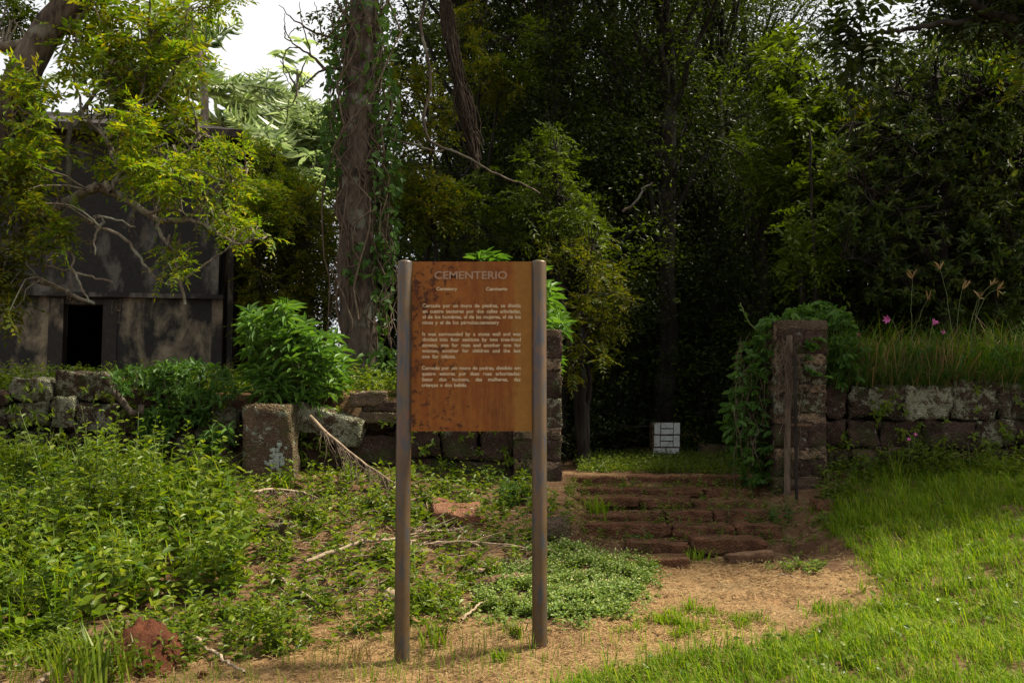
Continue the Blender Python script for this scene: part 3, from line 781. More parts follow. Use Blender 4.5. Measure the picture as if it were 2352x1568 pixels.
step_row([1300, 1470, 1590, 1760], 1150, 9.65, 12, 540)
step_row([1295, 1480, 1620, 1740], 1127, 10.05, 10, 550)
step_row([1285, 1440, 1590, 1720], 1094, 10.7, 28, 560)
p = hit(1730, 1300)
o = single_rock('log', 'short split dark log lying in front of the lowest step', 'log', 1672, 1270, 1778, 1294, p[1], M['brown_wood'], 61, .12, .08, 4, (0, R(-7), R(6)))

# ------------------------------------------------------------------ tiled grave
tile_m, nt, out = nmat('white_glazed_tile')
_v = coords(nt, 'Object')
pbr(nt, out, ramp(nt, noise(nt, 9, 6, .6, _v), [(.3, (.22, .19, .14)), (.42, (.45, .48, .46)), (.65, (.6, .66, .65))]), .3, .5)
grout = M['stone_plain']
k4 = lambda x, y: (1148.5 + x * .4027, 689 + y * .4027)
GYY = 14.6
gp = at(1530, 1062, GYY)
grave = thing('tiled_grave', 'white tiled grave marker standing beyond the steps inside the cemetery', 'grave', tuple(gp))
def gbox(x0, y0, x1, y1, yf, yb):
    (a, b), (c, d) = k4(x0, y0), k4(x1, y1)
    p0, p1 = at(a, d, GYY), at(c, b, GYY)
    return box_bm(p0[0], p1[0], yf, yb, p0[2], p1[2])
V, F = gbox(871, 697, 1026, 960, GYY + .006, GYY + .3); part('body', [(V, F, 0)], [M['mortar']], grave, False)
V, F = gbox(1030, 882, 1085, 960, GYY + .02, GYY + .9); part('plinth', [(V, F, 0)], [grout], grave, False)
TL = [(880, 698, 915, 765), (918, 698, 988, 730), (918, 734, 988, 765), (990, 698, 1027, 765), (878, 770, 912, 836), (915, 772, 986, 802), (915, 806, 986, 836), (988, 770, 1025, 836),
      (873, 842, 945, 876), (949, 842, 1022, 876), (872, 880, 943, 930), (947, 880, 1020, 930)]
for t in TL:
    V, F = gbox(t[0] + 1.5, t[1] + 1.5, t[2] - 1.5, t[3] - 1.5, GYY - .006, GYY + .008); part('tile', [(V, F, 0)], [tile_m], grave, False)
for (x0, y0, x1, y1, Y, lab) in ((1318, 1054, 1440, 1082, 13.6, 'low brown grave kerb in the grass left of the tiled grave'), (1610, 1022, 1720, 1048, 14.6, 'low stone grave kerb in the weeds right of the tiled grave')):
    single_rock('grave_kerb', lab, 'kerb', x0, y0, x1, y1, Y, M['stone_plain'], int(x0), .3, .05, 9, n=4)
print('structure done')
# ------------------------------------------------------------------ trees
_cn = Noise(11, 1.3, 3)
def crown_pts(blobs, n, r, gap=-.1, shell=.45):
    """twig ends through the crown: mostly towards the outside of each lobe, thinned into clumps"""
    B = np.array(blobs, float); vol = B[:, 3] * B[:, 4] * B[:, 5]; pk = vol ** .75; pk /= pk.sum()
    m = int(n * 1.9); i = r.choice(len(B), m, p=pk)
    rad = r.random(m) ** shell
    P = B[i, :3] + rvec(m, r) * rad[:, None] * B[i, 3:6]
    k = _cn(P) > gap
    return P[k][:n]
def leaf_cluster(P, k, L, W, mi, r, kind='rhomb', spread=.14, down=.05):
    n = len(P) * k
    ax_ = r.uniform(0, 6.28, len(P)); fl_ = np.stack([np.cos(ax_), np.sin(ax_), r.normal(size=len(P)) * .25 - .15], 1)
    al_ = r.uniform(-1.6, 1.6, n)[:, None]
    Q = np.repeat(P, k, 0) + np.repeat(fl_, k, 0) * al_ * spread + r.normal(size=(n, 3)) * spread * [.5, .5, .22]
    D = np.repeat(fl_, k, 0) * .8 + r.normal(size=(n, 3)) * [.9, .9, .5]; D[:, 2] -= down
    N = r.normal(size=(n, 3)) * .6 + [0, 0, 1]
    l = L * r.uniform(.7, 1.3, n)
    return leaves(Q, D, N, l, l * W / L, kind, mi)
def limbs(base, top, rad, targets, r, wob=.08, n=7, twig=.012):
    """trunk from base to top and limbs from it to the targets"""
    base = np.array(base, float); top = np.array(top, float)
    mid = (base + top) / 2 + r.normal(size=3) * [.15, .15, 0]
    tp = smooth_path([base, mid, top], 14, wob * .3, r)
    out = [tube(tp, np.linspace(rad * 1.25, rad * .35, 14) + np.r_[rad * .35, np.zeros(13)], n)]
    for t in targets:
        t = np.array(t, float)
        f = np.clip((t[2] - base[2]) / (top[2] - base[2] + 1e-6) * .75, .12, .97)
        s = tp[int(f * 13)]
        d = np.linalg.norm(t - s)
        m = s * .5 + t * .5 + np.array([0, 0, .12 * d]) + r.normal(size=3) * .06 * d
        lp = smooth_path([s, m, t], 8, .03 * min(d, 2), r)
        out.append(tube(lp, np.linspace(max(rad * (.45 - .25 * f), twig * 2), twig, 8), 5))
    return out
def copy_tree(o, loc, rotz, sc, label, group=None):
    c = o.copy(); scene.collection.objects.link(c); c.location = loc; c.rotation_euler = (0, 0, rotz); c.scale = (sc, sc, sc)
    c['label'] = label
    if group: c['group'] = group
    for ch in o.children:
        d = ch.copy(); scene.collection.objects.link(d); d.parent = c
    return c
def dense_proto(seed, H, spread, nclu, kk, mats, low=.2, leafL=.085):
    r = np.random.default_rng(seed)
    blobs = []
    for i in range(13):
        h = H * (low + (1 - low) * (i + .5) / 13); a = r.uniform(0, 6.28)
        q = spread * (.35 + .75 * sstep((h / H - low * .5) / .55) ** 1.0 * (1 if h < H * .93 else .7))
        d = q * r.uniform(.25, .7)
        rr = spread * r.uniform(.42, .66)
        blobs.append((d * math.cos(a), d * math.sin(a), h, rr, rr, rr * r.uniform(.6, .85)))
    P = crown_pts(blobs, nclu, r, -.35)
    root = thing('tree', 'x', 'tree')
    tw = P[r.choice(len(P), 26)]
    part('trunk', limbs((0, 0, -.4), (0, 0, H * .9), .17, [b[:3] for b in blobs] + list(tw), r), [M['bark_dark']], root)
    painted_lit = Noise(seed + 5, 1.6, 3)(P) > .75  # clumps given brighter leaf colour as painted highlights, placed by noise
    part('crown', [leaf_cluster(P[~painted_lit], kk, leafL, leafL * .45, 0, r, spread=.2), leaf_cluster(P[painted_lit], kk, leafL * 1.15, leafL * .5, 1, r, spread=.2)], mats, root, False)
    return root
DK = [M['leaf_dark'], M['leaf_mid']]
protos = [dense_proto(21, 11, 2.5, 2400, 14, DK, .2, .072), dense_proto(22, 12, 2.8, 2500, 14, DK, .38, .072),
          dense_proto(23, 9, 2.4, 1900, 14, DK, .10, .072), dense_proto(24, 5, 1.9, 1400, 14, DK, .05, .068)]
FG = 'dark forest trees behind the gate'
FL = 'dense dark evergreen tree deep in the shaded forest behind the cemetery gate'
# (photo x, distance, prototype, scale, label)
FOREST = [
 (1330, 17.0, 0, 1.0, 'dark tree rising straight behind the sign, right of the vine bundle'), (1520, 16.0, 1, 1.0, 'dark tree just left of the tiled grave, its crown filling the upper centre'),
 (1630, 17.5, 0, 1.0, 'tall dark tree with a visible bare trunk rising above the tiled grave'), (1880, 16.5, 2, .6, None), (2080, 18, 2, .6, None), (2440, 17, 0, 1.0, None),
 (1620, 24, 0, 1.2, None), (1080, 18.5, 1, 1.0, None), (1230, 19, 1, 1.05, None), (1420, 21, 1, 1.1, None), (1720, 23, 1, 1.0, None), (2000, 25, 2, .85, None), (2200, 24, 2, .8, None), (2560, 21, 1, 1.1, None),
 (1540, 31, 1, 1.3, None), (2560, 26, 0, 1.2, None), (2700, 19, 1, 1.1, None)]
UNDER = [(1290, 15.5, 1.0), (1400, 16.5, 1.1), (1640, 17, 1.1), (1760, 15.2, 1.0), (1930, 14.2, 1.0), (2090, 14.6, 1.0), (2240, 14.0, 1.1), (2400, 14.4, 1.1), (1500, 19.5, 1.2), (1350, 20.5, 1.3), (1690, 21, 1.3), (1860, 20, 1.3),
         (1200, 17, .9), (1090, 18.5, 1.0), (1560, 26, 1.6), (1420, 27, 1.6), (1700, 27, 1.6), (880, 20, 1.1), (1850, 27, 1.6), (2050, 21, 1.3), (2250, 20, 1.3), (2500, 18, 1.2)]
protos.append(dense_proto(25, 11, 2.9, 1700, 9, DK, .03, .22))
FAR = [(1010, 33), (1190, 32), (1290, 35), (1540, 33), (1630, 36), (1730, 34), (1830, 37), (1960, 35), (2080, 34), (2200, 35), (2330, 33), (2450, 36), (1370, 38)]
FOREST += [(vx, Y, 4, .62 if 1850 < vx < 2250 else 1.15, None) for vx, Y in FAR]
_used = [False] * 5
def place_tree(pi, vx, Y, sc, label, group):
    x = (vx - 1176) / FPX * Y
    z = gz(x, Y) - .15; rz = rng.uniform(0, 6.28)
    if not _used[pi]:
        _used[pi] = True; o = protos[pi]; o.location = (x, Y, z); o.rotation_euler = (0, 0, rz); o.scale = (sc,) * 3
        o['label'] = label
        if group: o['group'] = group
    else: o = copy_tree(protos[pi], (x, Y, z), rz, sc, label, group)
    return o
for vx, Y, pi, sc, lab in sorted(FOREST, key=lambda t: t[4] is not None):
    place_tree(pi, vx, Y, sc, lab or FL, None if lab else FG)
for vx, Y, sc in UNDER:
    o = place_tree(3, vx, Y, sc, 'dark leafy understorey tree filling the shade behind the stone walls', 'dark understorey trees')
for o in scene.objects:
    if o.name.startswith('tree') and o.get('group') in (None,) and o.get('category') == 'tree' and 'group' in o.keys(): del o['group']

# big vine-clad trunk left of the sign
r = np.random.default_rng(31)
BT = 12.5
bt = thing('vine_clad_tree', 'tall straight tree trunk wrapped in dry vines, left of the sign', 'tree', tuple(at(822, 905, BT)))
tp = smooth_path([at(822, 915, BT), at(826, 800, BT), at(817, 600, BT), at(822, 400, BT), at(828, 200, BT), at(838, 20, BT), at(845, -200, BT), at(850, -420, BT)], 30, .012, r)
trunk = [tube(tp, np.linspace(.23, .16, 30) + np.r_[.10, .05, .02, np.zeros(27)], 12)]
cb = [(-1.5 + a, BT + b, z, rr, rr, rr * .7) for a, b, z, rr in ((0, 0, 10.5, 2.2), (-1.4, -.8, 9.6, 1.5), (1.6, .6, 10, 1.9), (.4, -1.6, 9.2, 1.6), (2.6, -.4, 9.0, 1.5), (0, 1.4, 11.5, 1.8))]
P = crown_pts(cb, 2200, r, -.3)
for b in cb: trunk.append(tube(smooth_path([tp[26], (tp[26] + np.array(b[:3])) / 2 + r.normal(size=3) * .2, b[:3]], 8, .04, r), np.linspace(.09, .02, 8), 6))
part('trunk', trunk, [M['bark']], bt)
part('crown', [leaf_cluster(P, 11, .10, .045, 0, r)], [M['leaf_mid']], bt, False)
vn = thing('climbing_vine', 'leafy vine and dry strands climbing the tall trunk left of the sign', 'vine', tuple(at(800, 905, BT)))
st = []
for i in range(64):
    t0, t1 = sorted(r.uniform(0, 27, 2)); t1 = min(max(t1, t0 + 6), 29)
    a0 = r.uniform(0, 6.28); pts = []
    for t in np.linspace(t0, t1, 9):
        c = tp[int(t)]; a = a0 + (t - t0) * r.uniform(-.1, .16) + r.normal() * .25
        ra = .2 + r.uniform(.0, .1) + (.14 if i % 3 == 0 else 0)
        pts.append(c + np.array([math.cos(a) * ra, math.sin(a) * ra, r.normal() * .05]))
    st.append(tube(smooth_path(pts, 18, .014, r), r.uniform(.005, .013), 4))
for i in range(26):          # loose strands at the right side, hanging
    x0 = r.uniform(850, 905); y0 = r.uniform(80, 600); l = r.uniform(150, 330)
    pts = [at(x0 + r.normal() * 14, y0 + l * t, BT - .1 + r.normal() * .12) for t in np.linspace(0, 1, 6)]
    st.append(tube(smooth_path(pts, 14, .015, r), r.uniform(.004, .009), 4))
o = part('strands', st, [M['vine']], vn)
def vpoly_pts(poly, Y0, Y1, n, r):
    a = np.array(poly, float); lo, hi = a.min(0), a.max(0); out = []
    while len(out) < n:
        v = r.uniform(lo, hi, size=(n * 3, 2)); v = v[in_poly(v, poly)]
        for q in v: 
            out.append(q)
            if len(out) >= n: break
    out = np.array(out[:n]); Y = r.uniform(Y0, Y1, n)
    a = (out[:, 0] - 1176) / FPX; b = -(out[:, 1] - 784) / FPX
    dy = CP - b * SP; dz = b * CP + SP; t = Y / dy
    return np.stack([a * t, Y, CAM[2] + dz * t], 1)
VL = np.concatenate([vpoly_pts([(770, 0), (905, 0), (900, 130), (880, 250), (800, 240), (745, 260), (730, 330), (748, 210)], BT - .35, BT + .5, 620, r),
                     vpoly_pts([(745, 240), (795, 240), (782, 420), (752, 430), (735, 330)], BT - .2, BT + .4, 260, r),
                     vpoly_pts([(850, 230), (915, 180), (925, 420), (900, 700), (870, 880), (850, 600)], BT - .3, BT + .4, 560, r),
                     vpoly_pts([(790, 560), (840, 560), (840, 640), (790, 640)], BT - .34, BT - .24, 30, r),
                     vpoly_pts([(775, 820), (920, 790), (925, 905), (770, 905)], BT - .5, BT + .3, 260, r)])
D = r.normal(size=VL.shape); D[:, 2] -= 1.0; D[:, 1] -= .3
part('leaves', [leaves(VL, D, r.normal(size=VL.shape) * .5 + [0, -1, .6], r.uniform(.07, .13, len(VL)), r.uniform(.04, .075, len(VL)), 'heart', 0)], [M['leaf_creeper']], vn, False)['kind'] = 'stuff'
o['kind'] = 'stuff'
# bare branch against the sky left of the trunk
bb = thing('bare_branch', 'thin bare branch reaching left from the vine-clad trunk against the sky', 'branch', tuple(at(775, 150, BT)))
br = [[(790, 90), (740, 80), (700, 62), (668, 40), (640, 12)], [(780, 158), (745, 160), (720, 178), (690, 200), (680, 218)], [(745, 160), (715, 130), (690, 110), (668, 95), (655, 60)],
      [(715, 130), (700, 75), (690, 40), (688, 5)], [(690, 110), (660, 112), (650, 140), (655, 175), (680, 218)], [(740, 80), (730, 40), (722, 5)], [(700, 62), (672, 70), (662, 88)], [(668, 95), (655, 80), (652, 30)], [(680, 218), (672, 240), (648, 250), (625, 235)]]
part('twigs', [tube(smooth_path([at(x, y, BT + .1 * (i % 3)) for x, y in b], 14, .008, r), np.linspace(.022 if i < 3 else .010, .004, 14), 4) for i, b in enumerate(br)], [M['twig']], bb)
P = vpoly_pts([(690, 20), (790, 5), (785, 130), (730, 120), (700, 60)], BT - .2, BT + .4, 90, r)
part('leaves', [leaf_cluster(P, 4, .07, .03, 0, r, spread=.06)], [M['leaf_olive']], bb, False)['kind'] = 'stuff'

# ---------------- pinnate trees made of traced foliage regions
def pinnate_tree(label, trunk_paths, regions, mats, seed, L=.26, bark='bark', group=None, base=None, npair=5, cat='tree', name='tree', bark2='bark_dark'):
    """trunk_paths: list of (points world, r0, r1); regions: (poly, Y0, Y1, count, material index, L scale)"""
    r = np.random.default_rng(seed)
    b = base if base is not None else trunk_paths[0][0][0]
    root = thing(name, label, cat, tuple(b), group)
    tb = []; nodes = []
    for pts, r0, r1 in trunk_paths:
        n = max(10, len(pts) * 4); sp = smooth_path(pts, n, .008, r)
        tb.append(tube(sp, np.linspace(r0, r1, n), 8 if r0 > .05 else 6)); nodes.append(sp)
    nodes = np.vstack(nodes)
    fol = []
    for poly, Y0, Y1, cnt, mi, ls in regions:
        nt_ = max(4, cnt // 7)
        T = vpoly_pts(poly, Y0, Y1, nt_, r)                      # twig ends
        T = T[_cn(T * 1.6 + seed) > -.55]
        for t in T:                                             # a twig from the nearest bough
            d = np.linalg.norm(nodes - t, axis=1); s = nodes[np.argmin(d + r.random(len(d)) * .5)]
            if np.linalg.norm(s - t) < 2.6:
                m = (s + t) / 2 + [0, 0, .08] + r.normal(size=3) * .05
                tb.append(tube(smooth_path([s, m, t], 6, .012, r), np.linspace(.012, .004, 6), 4))
        kk = 7
        P = np.repeat(T, kk, 0) + r.normal(size=(len(T) * kk, 3)) * .03
        D = r.normal(size=P.shape) + [0, 0, .15]
        fol += pinnate(P, D, L * ls * r.uniform(.7, 1.2, len(P)), npair, .40, .35, mi, r)
    part('trunk', tb[:1], [M[bark]], root)
    part('boughs', tb[1:], [M[bark2]], root)
    part('crown', fol, mats, root, False)
    return root
LT = 9.2
T = lambda pts, Y0, Y1: [at(x, y, Y0 + (Y1 - Y0) * i / max(1, len(pts) - 1)) for i, (x, y) in enumerate(pts)]
lt_paths = [
 (([np.array([-6.2, LT + .4, gz(-6.2, LT + .4) - .2]), np.array([-5.9, LT + .3, 2.6])] + T([(-60, 420), (20, 250), (85, 110), (165, -10), (230, -120)], LT, LT)), .30, .12),
 (T([(20, 250), (0, 262), (-60, 250)], LT, LT), .08, .06), (T([(-80, 108), (20, 105), (95, 95)], LT, LT), .07, .03), (T([(130, 75), (170, 60), (200, 20)], LT, LT), .05, .02),
 (T([(-90, 640), (0, 580), (77, 511), (205, 439), (256, 442), (295, 462), (333, 490), (385, 506), (436, 503)], 9.3, 8.9), .075, .022),
 (T([(436, 503), (480, 522), (540, 560), (600, 548)], 8.9, 8.9), .018, .006),
 (T([(205, 439), (215, 428), (245, 425), (256, 442)], 9.0, 8.95), .03, .03),
 (T([(385, 506), (360, 520), (400, 585), (412, 640), (425, 700)], 8.9, 8.85), .02, .014),
 (T([(-60, 570), (0, 588), (38, 624), (115, 652), (180, 683), (218, 698)], 9.0, 8.8), .045, .013),
 (T([(-40, 600), (40, 605), (110, 610), (180, 628), (230, 645), (260, 650)], 8.9, 8.8), .018, .008),
 (T([(145, 540), (165, 585), (170, 620), (205, 695)], 8.9, 8.8), .015, .008),
 (T([(215, 500), (240, 500), (218, 545), (218, 585)], 8.8, 8.75), .017, .008),
 (T([(205, 515), (242, 498), (310, 520)], 8.8, 8.75), .014, .007),
 (T([(218, 521), (277, 542), (320, 590), (359, 639), (400, 651), (449, 621), (533, 562)], 8.8, 8.9), .017, .008),
 (T([(333, 490), (400, 480), (440, 495), (500, 430), (560, 415)], 8.9, 9.2), .018, .006),
 (T([(256, 442), (275, 400), (330, 385), (390, 372), (430, 345), (470, 310)], 9.0, 9.4), .024, .006),
 (T([(154, 440), (156, 402), (156, 323), (185, 264), (233, 192), (260, 150)], 9.4, 9.6), .035, .012),
 (T([(275, 390), (235, 310), (190, 255), (170, 170), (168, 110)], 9.1, 9.4), .02, .007),
 (T([(270, 385), (255, 335), (230, 290), (250, 240), (265, 215)], 9.1, 9.3), .018, .006),
 (T([(300, 300), (310, 260), (335, 180), (345, 80)], 9.3, 9.6), .02, .007), (T([(310, 260), (365, 215), (420, 120)], 9.4, 9.5), .016, .006),
 (T([(30, 400), (28, 310), (35, 230), (30, 190)], 9.0, 9.0), .018, .007), (T([(55, 340), (80, 190), (85, 160)], 9.0, 9.1), .014, .006),
]
BR, OL, MD = 0, 1, 2
lt_regions = [
 ([(170, 0), (330, 0), (440, 10), (460, 110), (445, 180), (450, 260), (300, 290), (190, 230), (150, 130)], 8.9, 10.3, 520, BR, 1.2),
 ([(200, 100), (300, 70), (420, 240), (450, 280), (300, 330), (200, 300)], 9.2, 10.4, 230, OL, 1.2),
 ([(300, 230), (470, 270), (500, 330), (440, 370), (300, 400), (200, 360)], 8.7, 9.8, 370, BR, 1.1),
 ([(270, 380), (450, 350), (480, 430), (420, 490), (330, 470)], 8.7, 9.6, 290, BR, 1.0),
 ([(0, 170), (100, 150), (130, 260), (90, 420), (0, 420)], 8.6, 9.6, 300, BR, 1.1),
 ([(-80, 400), (80, 390), (120, 470), (60, 640), (-80, 660)], 8.4, 9.2, 440, OL, 1.1),
 ([(-80, 640), (20, 640), (60, 700), (0, 730), (-80, 720)], 8.4, 9.0, 90, OL, .9),
 ([(90, 480), (150, 470), (160, 560), (100, 550)], 8.6, 8.9, 60, BR, .9),
 ([(380, 570), (450, 570), (455, 640), (390, 640)], 8.7, 9.0, 70, BR, .7),
 ([(470, 480), (560, 490), (620, 540), (560, 560), (480, 520)], 8.7, 9.2, 120, BR, .7),
 ([(490, 320), (555, 330), (560, 470), (520, 470)], 8.9, 9.4, 110, BR, .8),
 ([(0, 0), (90, 0), (60, 90), (0, 100)], 9.6, 10.6, 160, MD, 1.0),
 ([(450, 0), (540, 0), (500, 40), (455, 25)], 9.4, 10, 60, BR, .9),
 ([(-700, -300), (200, -320), (400, -160), (400, -10), (-100, -20), (-700, 200)], 9.0, 11.5, 1100, BR, 1.1),
]
lt = pinnate_tree('big leaning tree at left with lichen-spotted limbs and yellow-green feathery leaves', lt_paths, lt_regions, [M['leaf_bright'], M['leaf_olive'], M['leaf_mid']], 51, L=.24, bark2='bough', base=(-6.2, LT + .4, gz(-6.2, LT + .4)))
# hanging berry clusters under the limbs
r = np.random.default_rng(52)
fr = []
for (x, y) in ((190, 510), (300, 500), (160, 660), (410, 545), (95, 575), (272, 690), (205, 535), (335, 520)):
    for k in range(6):
        p0 = at(x + r.normal() * 8, y + r.normal() * 8, 8.8); l = r.uniform(.05, .14)
        fr.append(tube([p0, p0 + [r.normal() * .02, r.normal() * .02, -l]], .002, 3))
        ov, of = rock(.011, .011, .011, k, .01, 2.2, 2); fr.append((ov + p0 + [0, 0, -l], of, 0))
part('fruit', fr, [M['twig']], lt)['kind'] = 'stuff'

def simple_pinnate(label, vx, vyb, Y, regions, mats, seed, L=.24, stems=2, group=None, bark='bark_dark', npair=5):
    r = np.random.default_rng(seed)
    x = (vx - 1176) / FPX * Y; base = np.array([x, Y, gz(x, Y) - .1]); paths = []
    for poly, Y0, Y1, c, mi, ls in regions:
        a = np.array(poly, float); cx, cy = a.mean(0)
        t = at(cx, a[:, 1].min() * .6 + cy * .4, (Y0 + Y1) / 2)
        m = base * .45 + t * .55 + r.normal(size=3) * .12; m[2] = base[2] * .4 + t[2] * .6
        paths.append(([base, base + (m - base) * .5 + [0, 0, .25], m, t], .06, .012))
    return pinnate_tree(label, paths, regions, mats, seed, L, bark, group, base, npair)
LM = [M['leaf_mid'], M['leaf_olive'], M['leaf_bright']]
simple_pinnate('olive-yellow feathery tree right of the ruined house', 640, 880, 15.5, [([(555, 560), (640, 470), (760, 420), (775, 600), (765, 860), (560, 840)], 14.8, 16.6, 1700, 1, 1.1), ([(550, 420), (640, 430), (680, 520), (560, 560)], 15, 16.5, 800, 2, 1.1)], LM, 61)
simple_pinnate('green leafy tree between the house corner and the palms', 600, 850, 18, [([(545, 320), (600, 340), (700, 400), (740, 500), (560, 560)], 17, 19, 1300, 2, 1.2), ([(550, 540), (770, 480), (770, 720), (550, 720)], 17.5, 19, 1600, 0, 1.2)], LM, 62)
simple_pinnate('yellow-leaved feathery tree hanging between the trunk and the vine bundle', 960, 880, 13.6, [([(900, 180), (1000, 150), (1060, 240), (1030, 330), (920, 330)], 13, 14.5, 260, 1, 1.1), ([(880, 360), (1100, 380), (1230, 450), (1200, 560), (920, 580)], 13.2, 15, 800, 0, 1.1), ([(900, 400), (1060, 400), (1060, 520), (920, 520)], 13, 14.2, 300, 1, 1.1)], LM, 63)
simple_pinnate('olive feathery tree drooping to the right of the sign top', 1340, 920, 12.6, [([(1240, 560), (1390, 540), (1450, 640), (1430, 740), (1260, 760)], 12, 13.4, 420, 1, .95), ([(1260, 740), (1420, 720), (1400, 860), (1290, 870)], 12, 13.2, 330, 1, .95), ([(1200, 330), (1280, 300), (1350, 420), (1400, 560), (1260, 580), (1180, 480)], 12.4, 14, 620, 0, 1.1)], LM, 64)
simple_pinnate('yellow-tipped feathery tree in the gap above the vine bundle', 1120, 900, 15.5, [([(1030, 0), (1110, 0), (1120, 110), (1200, 190), (1180, 260), (1080, 240), (1040, 120)], 14.6, 16, 300, 1, 1.1), ([(1090, 70), (1240, 60), (1230, 180), (1120, 220)], 14.8, 16.2, 300, 0, 1.2)], LM, 65)

# ---------------- broad-leaved tree on the right
def whorl(P, A, k, L, W, r, mi=0, spread=.9, kind='oval', droop=.15):
    n = len(P); out = []
    A = unit(A); ref = np.tile([0.3, .2, .93], (n, 1)); U = unit(np.cross(A, ref)); Vv = np.cross(A, U)
    for j in range(k):
        a = j / k * 6.283 + r.random(n) * .9
        rad = U * np.cos(a)[:, None] + Vv * np.sin(a)[:, None]
        d = A * (1 - spread * .62) + rad * spread + r.normal(size=A.shape) * .12; d[:, 2] -= droop
        ll = L * r.uniform(.7, 1.15, n)
        out.append(leaves(P + A * (.02 * (j % 3))[:, None] if False else P + A * .015 * (j % 3), d, A * .8 + [0, 0, .6], ll, ll * W / L, kind, mi))
    return out
r = np.random.default_rng(71)
RT = 12.6
rt = thing('broad_leaved_tree', 'broad-leaved dark green tree with large oval leaves behind the right wall', 'tree', tuple(at(2175, 800, RT)))
paths = [(T([(2180, 830), (2172, 700), (2165, 560), (2170, 430), (2160, 300), (2150, 180)], RT, RT), .11, .03),
         (T([(2172, 640), (2110, 560), (2060, 480), (1990, 430)], RT, RT - .7), .05, .015), (T([(2168, 600), (2240, 610), (2300, 612), (2352, 590), (2440, 560)], RT, RT - .6), .05, .03),
         (T([(2172, 660), (2080, 640), (1990, 600), (1930, 590)], RT, RT - .8), .035, .01), (T([(2165, 500), (2230, 430), (2300, 380), (2380, 340)], RT, RT - .3), .05, .012), (T([(2165, 420), (2100, 350), (2040, 300), (1960, 280)], RT, RT - .5), .04, .01),
         (T([(2160, 300), (2220, 230), (2290, 200)], RT, RT), .03, .01), (T([(2160, 330), (2100, 230), (2050, 200)], RT, RT - .4), .03, .01)]
tb = []; nodes = []
for pts, a, b in paths:
    sp = smooth_path(pts, 16, .012, r); tb.append(tube(sp, np.linspace(a, b, 16), 7)); nodes.append(sp)
nodes = np.vstack(nodes)
tips = np.concatenate([vpoly_pts([(1880, 330), (1990, 280), (2140, 270), (2352, 300), (2480, 320), (2480, 640), (2300, 660), (2080, 640), (1960, 600), (1900, 480)], RT - 1.0, RT + 1.3, 1350, r),
                       vpoly_pts([(1960, 560), (2140, 600), (2400, 640), (2400, 740), (2150, 720), (2000, 690)], RT - .7, RT + .9, 380, r),
                       vpoly_pts([(2010, 120), (2150, 90), (2400, 110), (2480, 320), (2150, 300), (2000, 260)], RT - .6, RT + 1.2, 640, r)])
tips = tips[_cn(tips * 1.7) > -.6]
for t in tips[::2]:
    d = np.linalg.norm(nodes - t, axis=1); s = nodes[np.argmin(d + r.random(len(d)) * .3)]
    tb.append(tube(smooth_path([s, (s + t) / 2 + r.normal(size=3) * .06, t], 6, .012, r), np.linspace(.012, .004, 6), 4))
part('trunk', tb, [M['bark_dark']], rt)
ax = r.normal(size=tips.shape) * .6 + [0, -.5, .5]
part('crown', whorl(tips, ax, 8, .115, .046, r), [M['leaf_broad']], rt, False)

# slim leafy trees between the broad-leaved tree and the dark forest, and the overhanging tree at the top right
simple_pinnate('mid-green feathery tree left of the broad-leaved tree', 1860, 850, 13.6, [([(1700, 330), (1800, 300), (1900, 260), (1960, 380), (1900, 480), (1760, 470)], 13, 14.6, 420, 0, 1.3), ([(1740, 100), (1860, 90), (1940, 220), (1880, 300), (1780, 260)], 13, 14.6, 360, 0, 1.4), ([(1880, 240), (1960, 200), (2000, 330), (1930, 380)], 13.5, 15, 160, 1, 1.1)], LM, 72, L=.3)
ox = 7.2
ot_paths = [([np.array([ox, 10.8, gz(ox, 10.8) - .3]), np.array([ox - .1, 10.7, 3.0]), np.array([ox - .4, 10.4, 5.0]), np.array([ox - .8, 10.0, 7.5]), np.array([ox - 1.0, 9.8, 10])], .24, .08),
            ([np.array([ox - .3, 10.5, 4.6])] + T([(2480, 105), (2352, 56), (2318, 44), (2280, 36), (2229, 0), (2150, -60)], 9.8, 9.2), .09, .035),
            (T([(2318, 44), (2230, 48), (2121, 59), (2070, 72), (2023, 74), (1959, 95), (1903, 108)], 9.6, 9.0), .035, .012),
            (T([(2352, 100), (2300, 70), (2240, 20), (2200, -30)], 9.6, 9.4), .05, .02),
            ([np.array([ox - .7, 10.1, 7]), np.array([5.2, 9, 7.6]), np.array([3.4, 8.6, 7.4])], .07, .02), ([np.array([ox - .8, 10, 8]), np.array([5.0, 10.8, 8.8]), np.array([3.6, 11.2, 9.0])], .06, .02)]
ot_regions = [([(2150, -30), (2400, -40), (2420, 110), (2260, 90), (2130, 30)], 9.2, 10.6, 330, 0, 1.1), ([(1870, 10), (2010, 0), (2020, 130), (1960, 150), (1870, 120)], 8.8, 9.3, 75, 0, 1.6),
              ([(2260, -560), (2500, -600), (2800, -200), (2700, 100), (2420, 40), (2280, -40)], 9.2, 12.0, 1500, 0, 1.4), ([(2350, -500), (3200, -500), (3300, 60), (2480, 60)], 8.8, 12, 1300, 0, 1.5), ([(2230, 20), (2352, 60), (2400, 200), (2300, 160)], 11, 12, 90, 2, 1.0)]  # out-of-view crown regions above the frame, added and trimmed to shade the bank
pinnate_tree('dark tree overhanging the top right corner with feathery hanging leaves', ot_paths, ot_regions, [M['leaf_dark'], M['leaf_olive'], M['leaf_bright']], 73, L=.3, bark='bark', base=(ox, 10.8, gz(ox, 10.8)))

